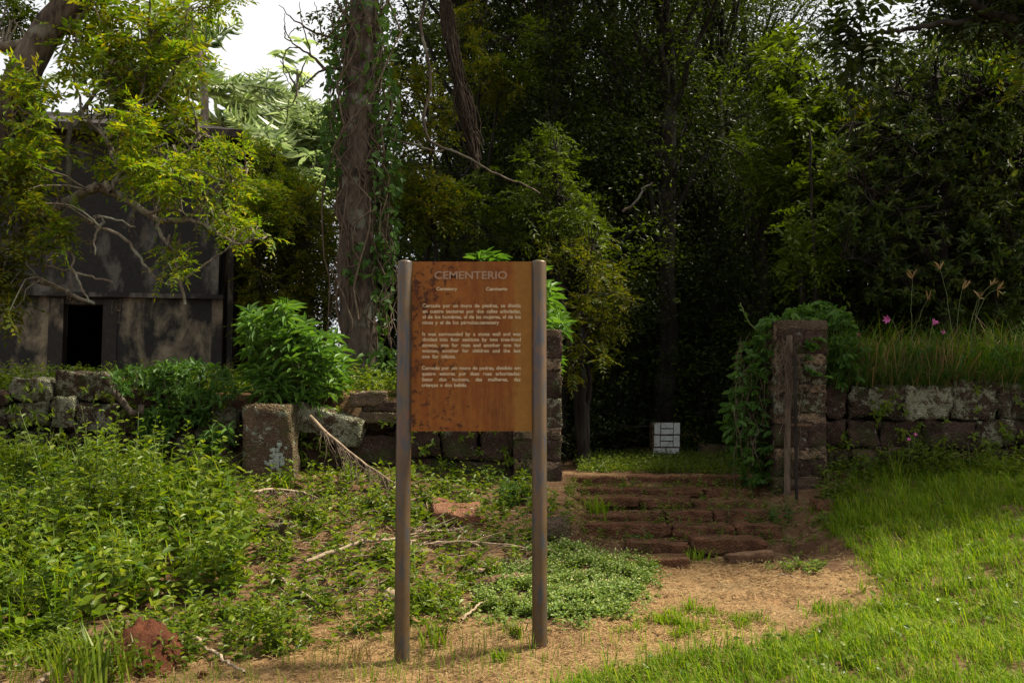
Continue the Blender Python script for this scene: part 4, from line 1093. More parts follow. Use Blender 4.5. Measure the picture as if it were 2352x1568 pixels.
# ---------------- palms and trees in the left gap, haze put into their leaf colour
def palm(label, vx, vy, Y, seed, H=None, nf=17, fl=3.4, group=None):
    r = np.random.default_rng(seed); c = at(vx, vy, Y); zb = gz(c[0], Y)
    root = thing('palm_tree', label, 'palm', (c[0], Y, zb), group)
    tp = smooth_path([(c[0] + .2, Y, zb - .2), (c[0] + .1, Y, (zb + c[2]) / 2), c], 10, .02, r)
    part('trunk', [tube(tp, np.linspace(.2, .13, 10), 9)], [M['bark_pale']], root)
    fo = []; st = []
    for i in range(nf):
        a = i * 2.4 + r.normal() * .2; el = r.uniform(.15, 1.35) if i > 3 else r.uniform(1.2, 1.5)
        d = np.array([math.cos(a) * math.cos(el), math.sin(a) * math.cos(el), math.sin(el)]); L = fl * r.uniform(.8, 1.1)
        t = np.linspace(0, 1, 46); sp = c + d * (L * t)[:, None]; sp[:, 2] -= (.42 * L) * t ** 2.2 * (1.1 - .5 * math.sin(el))
        hor = np.array([math.cos(a), math.sin(a), 0]); sp += hor * (.12 * L * t ** 2)[:, None]
        st.append(tube(sp[::5], np.linspace(.035, .008, len(sp[::5])), 4))
        Tn = unit(np.gradient(sp, axis=0)); S = unit(np.cross(Tn, [0, 0, 1.0])); 
        for sg in (-1, 1):
            dd = S * sg * .9 + Tn * .5 + r.normal(size=S.shape) * .18; dd[:, 2] += r.normal(size=46) * .25 - .25
            ll = .75 * np.sin(math.pi * np.clip(t * .9 + .1, 0, 1)) ** .6 * r.uniform(.8, 1.1, 46)
            fo.append(leaves(sp[4:], dd[4:], np.cross(Tn, S)[4:] + r.normal(size=(42, 3)) * .3, ll[4:], .045, 'lance', 0))
    part('rachis', st, [M['stem']], root)['kind'] = 'stuff'
    part('fronds', fo, [M['leaf_hazed']], root, False)['kind'] = 'stuff'
    return root
palm('palm with an upright pale plume showing against the sky right of the house', 592, 345, 27, 81, nf=13, fl=3.0)
palm('palm half hidden beside the vine-clad trunk, fronds fanning left', 700, 385, 25, 82, nf=12, fl=2.5)
palm('palm glimpsed through the left tree above the house roof', 395, 215, 24, 83, fl=3.2)
palm('low palm behind the pale leafy tree right of the house', 650, 420, 23, 84, fl=2.4)
def umbrella_tree(label, vx, vy, Y, seed, nb=9, spread=1.2):
    r = np.random.default_rng(seed); c = at(vx, vy, Y); zb = gz(c[0], Y)
    root = thing('tree', label, 'tree', (c[0], Y, zb))
    tb = [tube(smooth_path([(c[0], Y, zb - .2), (c[0] + .2, Y, (zb + c[2]) / 2), c], 10, .03, r), np.linspace(.09, .03, 10), 6)]
    P = []
    for i in range(nb):
        t = c + r.normal(size=3) * spread * np.array([1, 1, .75]); s = np.array([c[0], Y, t[2] - .6])
        tb.append(tube(smooth_path([s, (s + t) / 2, t], 6, .02, r), np.linspace(.03, .012, 6), 5)); P.append(t)
    P = np.array(P); P = np.concatenate([P, c[None]])
    part('trunk', tb, [M['bark_pale']], root)
    fo = []
    for _ in range(2):
        fo += whorl(P + r.normal(size=P.shape) * .12, np.tile([0, 0, 1.0], (len(P), 1)) + r.normal(size=P.shape) * .15, 9, .42, .13, r, 0, 1.0, 'lance', .35)
    part('crown', fo, [M['leaf_hazed']], root, False)
umbrella_tree('slender sapling topped by an umbrella of leaves against the sky', 683, 160, 24, 85, 2, .25)
for i, (vx, vy, Y, lab) in enumerate([(600, 455, 21, 'pale large-leaved tree just right of the house roof corner'), (690, 455, 22, 'pale large-leaved tree in front of the palms'), (575, 480, 20, 'pale large-leaved tree low beside the house corner'), (735, 420, 23, 'pale large-leaved tree against the vine-clad trunk')]):
    umbrella_tree(lab, vx, vy, Y, 86 + i, 13, .6)
r = np.random.default_rng(91)
stt = thing('slender_tree', 'slender bare-stemmed tree rising above the house roof corner', 'tree', tuple(at(470, 320, 18)))
stt.location.z = gz(stt.location.x, 18)
part('trunk', [tube(smooth_path([(stt.location.x, 18, stt.location.z - .2), at(472, 500, 18), at(471, 270, 18), at(466, 180, 18), at(455, 110, 18), at(440, 50, 18), at(424, 0, 18), at(405, -60, 18)], 26, .008, r), np.linspace(.10, .06, 26), 8)] +
     [tube(smooth_path([at(462, 150, 18), at(470, 80, 18), at(480, 20, 18)], 8, .01, r), .008, 4), tube(smooth_path([at(463, 128, 18), at(430, 80, 18), at(405, 60, 18)], 8, .01, r), .015, 4)], [M['bark_pale']], stt)
P = vpoly_pts([(400, -200), (540, -220), (530, -10), (490, 20), (470, -20)], 17.4, 18.8, 130, r)
part('crown', pinnate(P, r.normal(size=P.shape), .4, 5, .4, .3, 0, r), [M['leaf_bright']], stt, False)

# ---------------- lianas
r = np.random.default_rng(95)
hv = thing('hanging_vine', 'thick bundle of dry brown vines hanging in the trees above the sign', 'vine', tuple(at(1070, 120, 12.8)))
st = []
for i in range(90):
    x0 = 1046 + r.normal() * 7; w = 15
    st.append(tube(smooth_path([at(1015 + r.normal() * 5, -60, 12.8), at(1030 + r.normal() * 8, 60, 12.8), at(1048 + r.normal() * 6, 150, 12.75 + r.normal() * .1), at(1068 + r.normal() * w * .8, 250, 12.75 + r.normal() * .12), at(1092 + r.normal() * w * .55, 300 + r.random() * 90, 12.75 + r.normal() * .1)], 16, .01, r), r.uniform(.004, .010), 4))
part('strands', st, [M['vine_dark']], hv)['kind'] = 'stuff'
li = thing('liana', 'grey S-curved liana looping right from the vine bundle', 'vine', tuple(at(975, 0, 12.3)))
part('stem', [tube(smooth_path([at(x, y, 12.2) for x, y in ((965, -60), (975, 0), (965, 60), (980, 125), (988, 200), (975, 270), (990, 325), (1060, 355), (1140, 400), (1205, 425), (1240, 445))], 40, .006, r), np.linspace(.024, .010, 40), 6),
              tube(smooth_path([at(x, y, 12.4) for x, y in ((900, 320), (935, 330), (960, 335), (1005, 348), (1020, 345))], 14, .006, r), .014, 5)], [M['bark']], li)
dk = thing('broken_branch', 'pale broken branch angled in the dark trees right of the sign', 'branch', tuple(at(1430, 485, 14)))
part('branch', [tube(smooth_path([at(1430, 487, 14), at(1462, 462, 14), at(1478, 432, 14), at(1500, 420, 14)], 12, .01, r), np.linspace(.024, .014, 12), 6)], [M['bark']], dk)
for i, (pts, Y, rad, lab) in enumerate([([(1860, 300), (1862, 450), (1868, 560), (1872, 690)], 12, .03, 'thin straight sapling stem behind the right gate pillar')]):
    o = thing('sapling', lab, 'sapling', tuple(at(*pts[-1], Y))); o.location.z = gz(o.location.x, Y)
    pth = smooth_path([np.array(o.location) - [0, 0, .1]] + [at(x, y, Y) for x, y in pts[::-1]], 14, .01, r)
    part('stem', [tube(pth, np.linspace(rad, rad * .4, 14), 6)], [M['bark_dark']], o)
    P = vpoly_pts([(1790, 480), (1900, 460), (1960, 560), (1880, 680), (1800, 640)], Y - .4, Y + .6, 150, r)
    part('crown', pinnate(P, r.normal(size=P.shape), .3, 5, .4, .3, 0, r), [M['leaf_mid']], o, False)

# ------------------------------------------------------------------ shrubs
def lance_shrub(name, label, base, tips_poly, Y0, Y1, n, L, seed, mat='leaf_shrub', k=8, axis=(0, -.3, .8)):
    r = np.random.default_rng(seed)
    root = thing(name, label, 'shrub', tuple(base)); base = np.array(base)
    tp = vpoly_pts(tips_poly, Y0, Y1, n, r); st = []
    for t in tp:
        b = base + r.normal(size=3) * [.10, .08, 0]
        m = b * .5 + t * .5; m[2] = b[2] * .35 + t[2] * .65
        st.append(tube(smooth_path([b, m, t], 7, .01, r), np.linspace(.009, .004, 7), 4))
    part('stems', st, [M['stem']], root)['kind'] = 'stuff'
    ax = np.tile(axis, (n, 1)) + (tp - base) * [.5, .3, .25] + r.normal(size=tp.shape) * .25
    fo = whorl(tp, ax, k, L, L * .24, r, 0, .8, 'lance', .2)
    fo += whorl(tp - unit(ax) * .09, ax, 5, L * 1.1, L * .25, r, 0, 1.1, 'lance', .45)
    part('leaves', fo, [M[mat]], root, False)['kind'] = 'stuff'
    return root
SHP = [(560, 800), (570, 720), (620, 690), (665, 705), (690, 740), (770, 780), (790, 830), (780, 890), (720, 930), (600, 930), (580, 880)]
b = at(672, 985, 10.0)
lance_shrub('leafy_shrub', 'bright green shrub of long narrow leaves standing behind the upright slab', (b[0], 10.3, b[2] - .2), SHP, 9.75, 10.65, 125, .175, 101)
b = at(1190, 900, 10.9)
lance_shrub('leafy_shrub', 'long-leaved shrub peeping over the top and right edge of the sign', (b[0], 11.0, 1.2), [(1085, 600), (1110, 585), (1180, 590), (1250, 640), (1300, 750), (1290, 860), (1230, 800), (1100, 700)], 10.6, 11.2, 60, .2, 102, k=8)
b = at(505, 1010, 9.8)
lance_shrub('broad_leaf_plant', 'fan of pale green leaves sprouting from the left wall beside the upright slab', tuple(b), [(470, 985), (530, 985), (530, 1010), (470, 1010)], 9.55, 9.75, 7, .13, 103, k=7)
r = np.random.default_rng(104)
wp = thing('wall_plant', 'leafy plants spilling over the left wall in front of the house', 'plant', tuple(at(380, 940, 10)))
P = np.concatenate([vpoly_pts([(250, 860), (330, 850), (420, 830), (510, 850), (540, 900), (480, 960), (380, 1000), (330, 960), (270, 900)], 9.75, 10.4, 330, r), vpoly_pts([(320, 930), (400, 950), (390, 1040), (330, 1020)], 9.8, 9.98, 80, r)])
P = P[_cn(P * 2.2) > -.6]
part('leaves', whorl(P, r.normal(size=P.shape) * .5 + [0, -.5, .6], 6, .095, .042, r, 0, .9, 'oval', .25), [M['leaf_creeper']], wp, False)['kind'] = 'stuff'
part('stems', [tube(smooth_path([(p[0] + r.normal() * .05, 10.25, 1.6 if i % 2 else 1.25), (p + [0, .05, -.1]), p], 6, .01, r), .004, 4) for i, p in enumerate(P[::4])], [M['vine']], wp)['kind'] = 'stuff'
o = thing('dead_branch', 'short curved grey branch stub lying on the left wall among leaves', 'branch', tuple(at(300, 940, 9.85)))
part('branch', [tube(smooth_path([at(262, 900, 9.85), at(285, 925, 9.85), at(305, 948, 9.8), at(322, 950, 9.8), at(325, 930, 9.8)], 14, .006, r), np.linspace(.035, .03, 14), 7)], [M['bark']], o)

# creeper on the right pillar
r = np.random.default_rng(111)
cp = thing('creeper', 'green creeper cascading over the left side and top of the right gate pillar', 'creeper', tuple(at(1740, 1150, 10.2)))
P = np.concatenate([vpoly_pts([(1785, 740), (1700, 800), (1690, 880), (1660, 950), (1680, 1040), (1720, 1110), (1785, 1110)], 9.9, 10.5, 520, r),
                    vpoly_pts([(1740, 740), (1800, 715), (1890, 690), (1945, 720), (1955, 745), (1890, 745), (1780, 760)], 9.95, 10.6, 240, r),
                    vpoly_pts([(1900, 735), (1960, 745), (1965, 880), (1905, 880)], 9.95, 10.3, 70, r),
                    vpoly_pts([(1840, 780), (1880, 770), (1890, 880), (1845, 860)], 9.70, 9.74, 16, r)])
D = r.normal(size=P.shape) * .7 + [-.2, -.5, -.3]
fo = []
for k in range(3):
    dd = D + np.cross(unit(D), [0, 0, 1.0]) * [(k - 1) * 1.1] + r.normal(size=D.shape) * .15
    ll = r.uniform(.07, .13, len(P)); fo.append(leaves(P, dd, r.normal(size=P.shape) * .35 + [0, -.5, .8], ll, ll * .48, 'oval', 0))
part('leaves', fo, [M['leaf_creeper']], cp, False)['kind'] = 'stuff'
st = []
for i in range(34):
    x0 = r.uniform(1690, 1800); y0 = r.uniform(740, 900); l = r.uniform(120, 300)
    st.append(tube(smooth_path([at(x0 + r.normal() * 12, y0 + l * t, 9.85 + r.random() * .4) for t in np.linspace(0, 1, 5)], 10, .01, r), r.uniform(.002, .005), 4))
part('stems', st, [M['vine']], cp)['kind'] = 'stuff'
o = thing('creeper_tendril', 'single curling creeper shoot rising left of the right pillar', 'creeper', tuple(at(1745, 770, 10)))
tp_ = smooth_path([at(x, y, 10) for x, y in ((1760, 765), (1742, 760), (1725, 745), (1712, 725), (1706, 708), (1700, 695))], 14, .003, r)
part('stem', [tube(tp_, .006, 4)], [M['stem']], o)
part('leaves', [leaves(tp_[::2], r.normal(size=(7, 3)) + [0, 0, .4], r.normal(size=(7, 3)), .07, .03, 'oval', 0)], [M['leaf_creeper']], o, False)
rt_ = thing('dry_roots', 'tangle of dry roots hanging down the front of the right gate pillar', 'roots', tuple(at(1815, 800, 9.6)))
st = []
for i in range(48):
    x0 = r.choice([1800, 1812, 1822, 1830]) + r.normal() * 9; y0 = r.uniform(775, 830); l = abs(r.normal()) * 110 + 40
    pts = [at(x0 + r.normal() * 9, y0 + l * t, 9.62 + r.normal() * .03) for t in np.linspace(0, 1, 5)]
    st.append(tube(smooth_path(pts, 12, .008, r), r.uniform(.0018, .004), 4))
part('strands', st, [M['vine']], rt_)['kind'] = 'stuff'

# ------------------------------------------------------------------ right bank: grasses, flowers
r = np.random.default_rng(121)
nc = 430
cx = r.uniform(2.8, 8.5, nc); cy = 10.3 + 2.7 * r.random(nc) ** 1.3
k = cx > .30 * cy - .05; cx, cy = cx[k], cy[k]; nc = len(cx); ch = r.uniform(.45, 1.25, nc); q_ = 46
x = np.repeat(cx, q_) + r.normal(size=nc * q_) * .07; y = np.maximum(np.repeat(cy, q_) + r.normal(size=nc * q_) * .07, 10.22)
P = np.stack([x, y, np.maximum(g(x, y), 1.66) - .02], 1); chh = np.repeat(ch, q_)
kq = np.repeat(r.random(nc), q_); bp = []
for mi_, (lo_, hi_, ln_) in enumerate(((0, .42, 1.0), (.82, 1.0, 1.3), (.42, .82, 1.1))):
    kk_ = (kq >= lo_) & (kq < hi_); n_ = int(kk_.sum())
    bp += blade_parts(P[kk_], r.uniform(.25, .95, n_) * chh[kk_], r.uniform(.005, .012, n_), r.uniform(.25, 1.1, n_) * ln_, mi_, r)
P2 = np.stack([r.uniform(3.15, 8, 2600), r.uniform(10.12, 10.32, 2600), np.full(2600, 1.74) + r.uniform(-.05, .08, 2600)], 1)
bp += blade_parts(P2[:600], r.uniform(.1, .34, 600), .005, r.uniform(.9, 1.9, 600), 1, r, az=r.normal(-1.57, .9, 600)) + blade_parts(P2[600:], r.uniform(.1, .34, 2000), .007, r.uniform(.9, 1.8, 2000), 2, r, az=r.normal(-1.57, .9, 2000))
tag(link('bank_grass', mesh_from('bank_grass', bp, [M['leaf_lawn'], M['straw'], M['leaf_creeper']], False)), 'tall unkempt grass growing on top of the right wall', 'grass', kind='stuff')
P = np.stack([r.uniform(3.0, 8, 1500), r.uniform(10.15, 11.8, 1500), np.zeros(1500)], 1); P[:, 2] = np.maximum(g(P[:, 0], P[:, 1]), 1.75) + r.uniform(.02, .4, 1500)
P = P[_cn(P * 2) > -.2]
tag(link('bank_weeds', mesh_from('bank_weeds', whorl(P, r.normal(size=P.shape) * .5 + [0, -.3, .8], 5, .09, .045, r), [M['leaf_creeper']], False)), 'leafy weeds mixed into the grass on the right wall', 'weeds', kind='stuff')
def grass_stalk(label, pts, Y, head=True):
    o = thing('seed_stalk', label, 'grass', tuple(at(*pts[0], Y)), 'flowering grass stalks on the right wall')
    sp = smooth_path([at(x, y, Y) for x, y in pts], 14, .004, r)
    part('stalk', [tube(sp, np.linspace(.005, .0025, 14), 4)], [M['stem']], o)
    if head:
        d = unit(sp[-1] - sp[-2]); nn = 6
        D = d + r.normal(size=(nn, 3)) * .55
        part('seed_head', [leaves(np.tile(sp[-1], (nn, 1)), D, r.normal(size=(nn, 3)), r.uniform(.08, .14, nn), .008, 'lance', 0)], [M['straw']], o, False)
for lab, pts in [('tallest seed stalk on the right wall, leaning left with a drooping head', [(2200, 870), (2185, 760), (2175, 680), (2160, 620)]), ('seed stalk left of the pink flowers with a bent head', [(2100, 880), (2095, 780), (2092, 700), (2096, 640)]),
                 ('seed stalk leaning right with a forked head', [(2205, 860), (2225, 760), (2245, 690), (2275, 655)]), ('seed stalk with a star-shaped head at the far right', [(2230, 870), (2238, 780), (2243, 720), (2250, 685)]),
                 ('long seed stalk arching far right', [(2215, 870), (2240, 740), (2265, 680), (2290, 665)]), ('thin seed stalk nearest the vertical in the right clump', [(2200, 880), (2198, 800), (2200, 720), (2210, 665)]), ('short seed stalk beside the left pink lily', [(2085, 880), (2090, 800), (2110, 730), (2130, 690)])]:
    grass_stalk(lab, pts, 10.7)
pink, nt, out = nmat('pink_petal'); pbr(nt, out, (.62, .16, .42), .5, .3)
def flower(label, stem, Y, d, s=.075, k=6, group='pink lilies'):
    o = thing('pink_flower', label, 'flower', tuple(at(*stem[0], Y)), group)
    sp = smooth_path([at(x, y, Y) for x, y in stem], 12, .002, r)
    part('stem', [tube(sp, .004, 5)], [M['stem']], o)
    d = unit(np.array(d, float)); U = unit(np.cross(d, [.3, .9, .2])); Vv = np.cross(d, U)
    for j in range(k):
        a = j / k * 6.283; rad = U * math.cos(a) + Vv * math.sin(a)
        part('petal', [leaves([sp[-1]], [d * .85 + rad * .5], [d * .4 - rad], s, s * .42, 'oval', 0)], [pink], o, False)
flower('pink lily nodding left on a bent stem above the right wall', [(2075, 860), (2068, 790), (2055, 745), (2045, 733)], 10.5, (-.8, -.5, -.05), .085)
flower('pink lily opening upward at right, tallest open bloom on the right wall', [(2130, 860), (2133, 800), (2138, 765), (2142, 747)], 10.5, (.4, -.4, .7), .08)
flower('half-closed pink lily bud at the far right on the right wall', [(2200, 850), (2195, 800), (2180, 775), (2172, 764)], 10.55, (-.8, -.3, .15), .055, 4)
flower('small pink bud on a short stem near the right pillar', [(1980, 860), (1975, 810), (1972, 785), (1971, 772)], 10.5, (.1, -.3, 1), .04, 3)
flower('pink blossom higher of the pair low in front of the right wall', [(2090, 1075), (2096, 1040), (2100, 1010), (2101, 1002)], 9.9, (.2, -.5, .8), .04, 5, 'pink blossoms below the right wall')
flower('pink blossom lower of the pair low in front of the right wall', [(2088, 1075), (2088, 1040), (2088, 1018), (2088, 1013)], 9.9, (-.2, -.5, .7), .04, 5, 'pink blossoms below the right wall')
flower('lone pink lily in the shade of the cemetery beyond the left pillar', [(1362, 1062), (1358, 1040), (1352, 1025), (1346, 1027)], 13.2, (-.8, -.4, .1), .08)

def herbs(P, H, K, L, mat, r, kind='oval', W=.45, lean=.35):
    n = len(P); az = r.uniform(0, 6.28, n); ln = r.uniform(0, lean, n)
    dirs = np.stack([np.cos(az) * ln, np.sin(az) * ln, np.ones(n)], 1)
    H = np.broadcast_to(H, n); out = []
    for j in range(K):
        t = (j + .8) / K * r.uniform(.85, 1.1, n)
        a = az + j * 2.4 + r.normal(size=n) * .3
        pos = P + dirs * (H * t)[:, None]
        d = np.stack([np.cos(a), np.sin(a), r.uniform(-.1, .8, n)], 1)
        ll = L * r.uniform(.6, 1.2, n) * (1.15 - .45 * t); out.append(leaves(pos, d, np.stack([r.normal(size=n) * .4, r.normal(size=n) * .4 - .2, np.ones(n)], 1), ll, ll * W, kind, 0))
    s = np.stack([-np.sin(az), np.cos(az), np.zeros(n)], 1) * .0025
    V = np.stack([P - s, P + s, P + dirs * H[:, None] + s * .5, P + dirs * H[:, None] - s * .5], 1).reshape(-1, 3)
    out.append((V, np.arange(4 * n).reshape(-1, 4), 1))
    return out
# ------------------------------------------------------------------ lawn, weeds, straw (uncountable ground cover)
r = np.random.default_rng(131)
LAWN = [(1180, 1600), (1330, 1568), (1480, 1530), (1600, 1505), (1740, 1490), (1850, 1465), (1960, 1420), (2030, 1375), (2020, 1320), (1960, 1270), (1900, 1215), (1920, 1120), (2040, 1075), (2352, 1070), (3300, 1080), (3600, 2600), (900, 2600), (1000, 1800)]
edge = Noise(5, .5, 2)
def ld(P, v): return np.clip(.85 + .3 * edge(P[:, :2]), .55, 1)
Cc = scatter(44000, LAWN, (-1, 7), (2.6, 10.15), ld, r)[:19500]
th = r.lognormal(0, .38, len(Cc)) * (1 + .25 * edge(Cc[:, :2] * 1.7)) * (1 + .25 * sstep((Cc[:, 1] - 7) / 2)); qn = 7
P = np.repeat(Cc, qn, 0) + np.concatenate([r.normal(size=(len(Cc) * qn, 2)) * .02, np.zeros((len(Cc) * qn, 1))], 1)
hh = np.repeat(th, qn) * r.uniform(.042, .095, len(P))
az = r.normal(2.2, 1.3, len(P))
bp = blade_parts(P, hh, r.uniform(.0035, .0075, len(P)), r.uniform(.3, 1.1, len(P)), 0, r, az)
tag(link('lawn_grass', mesh_from('lawn_grass', bp, [M['leaf_lawn']], False)), 'bright green lawn grass sweeping across the lower right', 'grass', kind='stuff')
LC = scatter(14000, LAWN, (0, 7), (3.5, 10.1), lambda P, v: np.clip(.5 * edge(P[:, :2] * 1.3 + 5) - .2, 0, 1), r)[:2600]
bp = herbs(LC, r.uniform(.03, .12, len(LC)), 5, .05, 'leaf_weed', r, 'heart', .8, .6)
tag(link('lawn_weeds', mesh_from('lawn_weeds', bp, [M['leaf_weed'], M['stem']], False)), 'round-leaved weeds mixed into the lawn', 'weeds', kind='stuff')
# sparse wisps at the bottom edge and over the path
WISP = [(600, 1568), (900, 1500), (1300, 1470), (1700, 1440), (1990, 1440), (1500, 1560), (1200, 1640), (600, 1700)]
P = scatter(16000, WISP, (-3, 4), (3.5, 7), lambda P, v: np.clip(edge(P[:, :2] * 1.5) * .4, 0.02, 1), r)
PW = scatter(60000, [(0, 1500), (700, 1440), (900, 1440), (1050, 1440), (1250, 1470), (1250, 1560), (600, 1600), (0, 1600)], (-4, 1), (4, 7), lambda P, v: np.clip(edge(P[:, :2] * 1.5 + 9) * .3, 0, .25), r)
RAG = [(1180, 1620), (1300, 1540), (1450, 1500), (1580, 1470), (1720, 1450), (1830, 1420), (1930, 1380), (1980, 1340), (1960, 1290), (1840, 1260), (1840, 1200), (1900, 1120), (2040, 1120), (2100, 1330), (2030, 1450), (1700, 1560), (1400, 1640)]
CE = scatter(9000, RAG, (0, 4), (3.8, 9.8), lambda P, v: np.clip(.9 * edge(P[:, :2] * 1.8 + 2) - .25, 0, 1), r)[:900]
CM = scatter(9000, [(1420, 1430), (1560, 1400), (1640, 1410), (1780, 1425), (1760, 1450), (1600, 1470), (1500, 1460), (1400, 1455)], (0, 3), (5, 8), lambda P, v: np.clip(edge(P[:, :2] * 2.4 + 8), 0, 1), r)[:120]
CE = np.concatenate([CE, CM]); PE = np.repeat(CE, 9, 0) + np.concatenate([r.normal(size=(len(CE) * 9, 2)) * .018, np.zeros((len(CE) * 9, 1))], 1)
bp_e = blade_parts(PE, np.repeat(r.lognormal(0, .4, len(CE)), 9) * r.uniform(.04, .085, len(PE)), .006, r.uniform(.4, 1.2, len(PE)), 0, r)
bp = bp_e + blade_parts(P, r.uniform(.05, .18, len(P)), .005, r.uniform(.2, .9, len(P)), 0, r) + blade_parts(PW, r.uniform(.05, .2, len(PW)), .004, r.uniform(.2, .9, len(PW)), 0, r)
tag(link('wispy_grass', mesh_from('wispy_grass', bp, [M['leaf_lawn']], False)), 'sparse wisps of grass growing through the straw at the bottom edge', 'grass', kind='stuff')

BUSHY = [(-500, 1060), (0, 1075), (90, 1095), (330, 1090), (480, 1110), (540, 1200), (560, 1300), (540, 1370), (380, 1400), (250, 1420), (180, 1480), (-500, 1560)]
P = scatter(3600, BUSHY, (-6.5, -1), (5.6, 9.9), lambda P, v: np.clip(.75 + .3 * edge(P[:, :2]), .2, 1), r)
hs = np.clip(1 + .45 * edge(P[:, :2] * .8 + 4), .45, 1.8)
kq = r.random(len(P))
bp = herbs(P[kq < .62], r.uniform(.16, .46, (kq < .62).sum()) * hs[kq < .62], 13, .12, 'leaf_weed', r, W=.5)
k2_ = (kq >= .62) & (kq < .86); bp += [(v, f, 0 if m == 1 and False else (2 if m == 0 else 1)) for v, f, m in herbs(P[k2_], r.uniform(.2, .55, k2_.sum()) * hs[k2_], 18, .075, '', r, 'lance', .3)]
k3_ = kq >= .86; bp += [(v, f, 3 if m == 0 else 1) for v, f, m in herbs(P[k3_], r.uniform(.12, .35, k3_.sum()) * hs[k3_], 9, .09, '', r, 'heart', .8)]
PG = P[r.choice(len(P), 2200)] + np.concatenate([r.normal(size=(2200, 2)) * .05, np.zeros((2200, 1))], 1)
bp += [(v, f, 4) for v, f, m in blade_parts(PG, r.uniform(.2, .6, 2200), r.uniform(.005, .011, 2200), r.uniform(.2, .9, 2200), 0, r)]
tag(link('leafy_weeds', mesh_from('leafy_weeds', bp, [M['leaf_weed'], M['stem'], M['leaf_clover'], M['leaf_creeper'], M['leaf_lawn']], False)), 'dense leafy weeds covering the bank at the lower left', 'weeds', kind='stuff')
LOWW = [(480, 1100), (680, 1110), (900, 1090), (1190, 1085), (1300, 1170), (1330, 1250), (1180, 1300), (1100, 1400), (900, 1420), (760, 1400), (560, 1440), (380, 1480), (330, 1430), (540, 1370)]
P = scatter(9000, LOWW, (-4, 1.2), (5.6, 9.95), lambda P, v: np.clip(.12 + .5 * edge(P[:, :2] * 1.5 + 3), .02, 1), r)
bp = herbs(P, r.uniform(.06, .24, len(P)), 8, .08, 'leaf_weed', r, lean=.8)
P3 = scatter(2800, [(1290, 1110), (1760, 1100), (1860, 1190), (1840, 1280), (1500, 1280), (1320, 1240)], (.3, 3), (7.6, 11), lambda P, v: np.clip(.25 + .35 * edge(P[:, :2] * 2), .03, .8), r)
P6 = scatter(8000, [(0, 1500), (300, 1430), (560, 1400), (900, 1380), (1080, 1400), (1060, 1440), (900, 1470), (600, 1520), (0, 1568)], (-4, .3), (5, 7.2), lambda P, v: np.clip(.16 + .3 * edge(P[:, :2] * 1.6), .0, .7), r)
bp += herbs(P6, r.uniform(.04, .2, len(P6)), 8, .065, 'leaf_weed', r, lean=.7)
bp += herbs(P3, r.uniform(.04, .14, len(P3)), 7, .045, 'leaf_weed', r, lean=.8)
P4 = scatter(2500, [(1890, 1080), (2352, 1060), (2800, 1060), (2800, 1110), (2352, 1100), (2000, 1110), (1880, 1190)], (2.6, 7), (9.2, 10.12), lambda P, v: np.clip(.3 + .5 * edge(P[:, :2] * 2), .03, 1), r)
bp += herbs(P4, r.uniform(.08, .34, len(P4)), 10, .06, 'leaf_weed', r, lean=.5)
x = r.uniform(-9, .15, 3000); y = r.uniform(10.32, 13, 3000); P7 = np.stack([x, y, g(x, y) + r.uniform(-.03, .0, 3000)], 1)
P7 = P7[r.random(len(P7)) < np.clip(.6 + .4 * edge(P7[:, :2] * 1.5), .1, 1)]
bp += herbs(P7, r.uniform(.08, .34, len(P7)), 9, .085, 'leaf_weed', r, lean=.6)
PW_ = np.concatenate([vpoly_pts([(0, 880), (540, 900), (540, 1060), (0, 1060)], 9.93, 9.99, 110, r), vpoly_pts([(1905, 890), (2500, 890), (2500, 1070), (1905, 1070)], 10.05, 10.12, 130, r), vpoly_pts([(680, 930), (1180, 920), (1180, 1080), (680, 1090)], 9.98, 10.06, 90, r)])
PW_ = PW_[_cn(PW_ * 2.7) > -.2]
bp += whorl(PW_, r.normal(size=PW_.shape) * .5 + [0, -1, .3], 5, .07, .035, r, 0, .9, 'oval', .3)
tag(link('low_weeds', mesh_from('low_weeds', bp, [M['leaf_weed'], M['stem']], False)), 'scattered low weeds around the sign, steps and wall foot', 'weeds', kind='stuff')
CLO = [(1085, 1400), (1130, 1330), (1240, 1270), (1330, 1255), (1430, 1280), (1505, 1310), (1470, 1370), (1430, 1415), (1330, 1425), (1180, 1415)]
P = scatter(26000, CLO, (-.6, 1.4), (6.2, 8.2), lambda P, v: np.clip(.45 + .75 * edge(P[:, :2] * 2.2), .03, 1), r)[:4200]
Pc2 = scatter(9000, [(1020, 1430), (1080, 1300), (1240, 1240), (1340, 1225), (1450, 1260), (1540, 1320), (1500, 1400), (1440, 1450), (1180, 1450)], (-1, 1.8), (6, 8.4), lambda P, v: np.clip(.8 * edge(P[:, :2] * 2.6) - .1, 0, 1), r)[:1500]
P = np.concatenate([P, Pc2])
bp = herbs(P, r.uniform(.02, .10, len(P)), 6, .034, 'leaf_clover', r, 'rhomb', .7, .6)
Q = P[::7] + np.stack([r.normal(size=len(P[::7])) * .02, r.normal(size=len(P[::7])) * .02, r.uniform(.06, .12, len(P[::7]))], 1)
for j in range(3): bp.append(leaves(Q, rvec(len(Q), r), rvec(len(Q), r), .009, .008, 'rhomb', 2))
cream, nt, out = nmat('cream_bud'); pbr(nt, out, (.42, .40, .18), .6)
tag(link('clover_patch', mesh_from('clover_patch', bp, [M['leaf_clover'], M['stem'], cream], False)), 'pale green clover-like patch with tiny cream buds at the right post foot', 'ground cover', kind='stuff')
P = scatter(9000, [(1330, 1060), (1760, 1055), (1780, 1095), (1600, 1090), (1330, 1085)], (.3, 5), (10.7, 17), None, r)
bp = herbs(P, r.uniform(.05, .2, len(P)), 6, .05, 'leaf_weed', r, lean=.7)
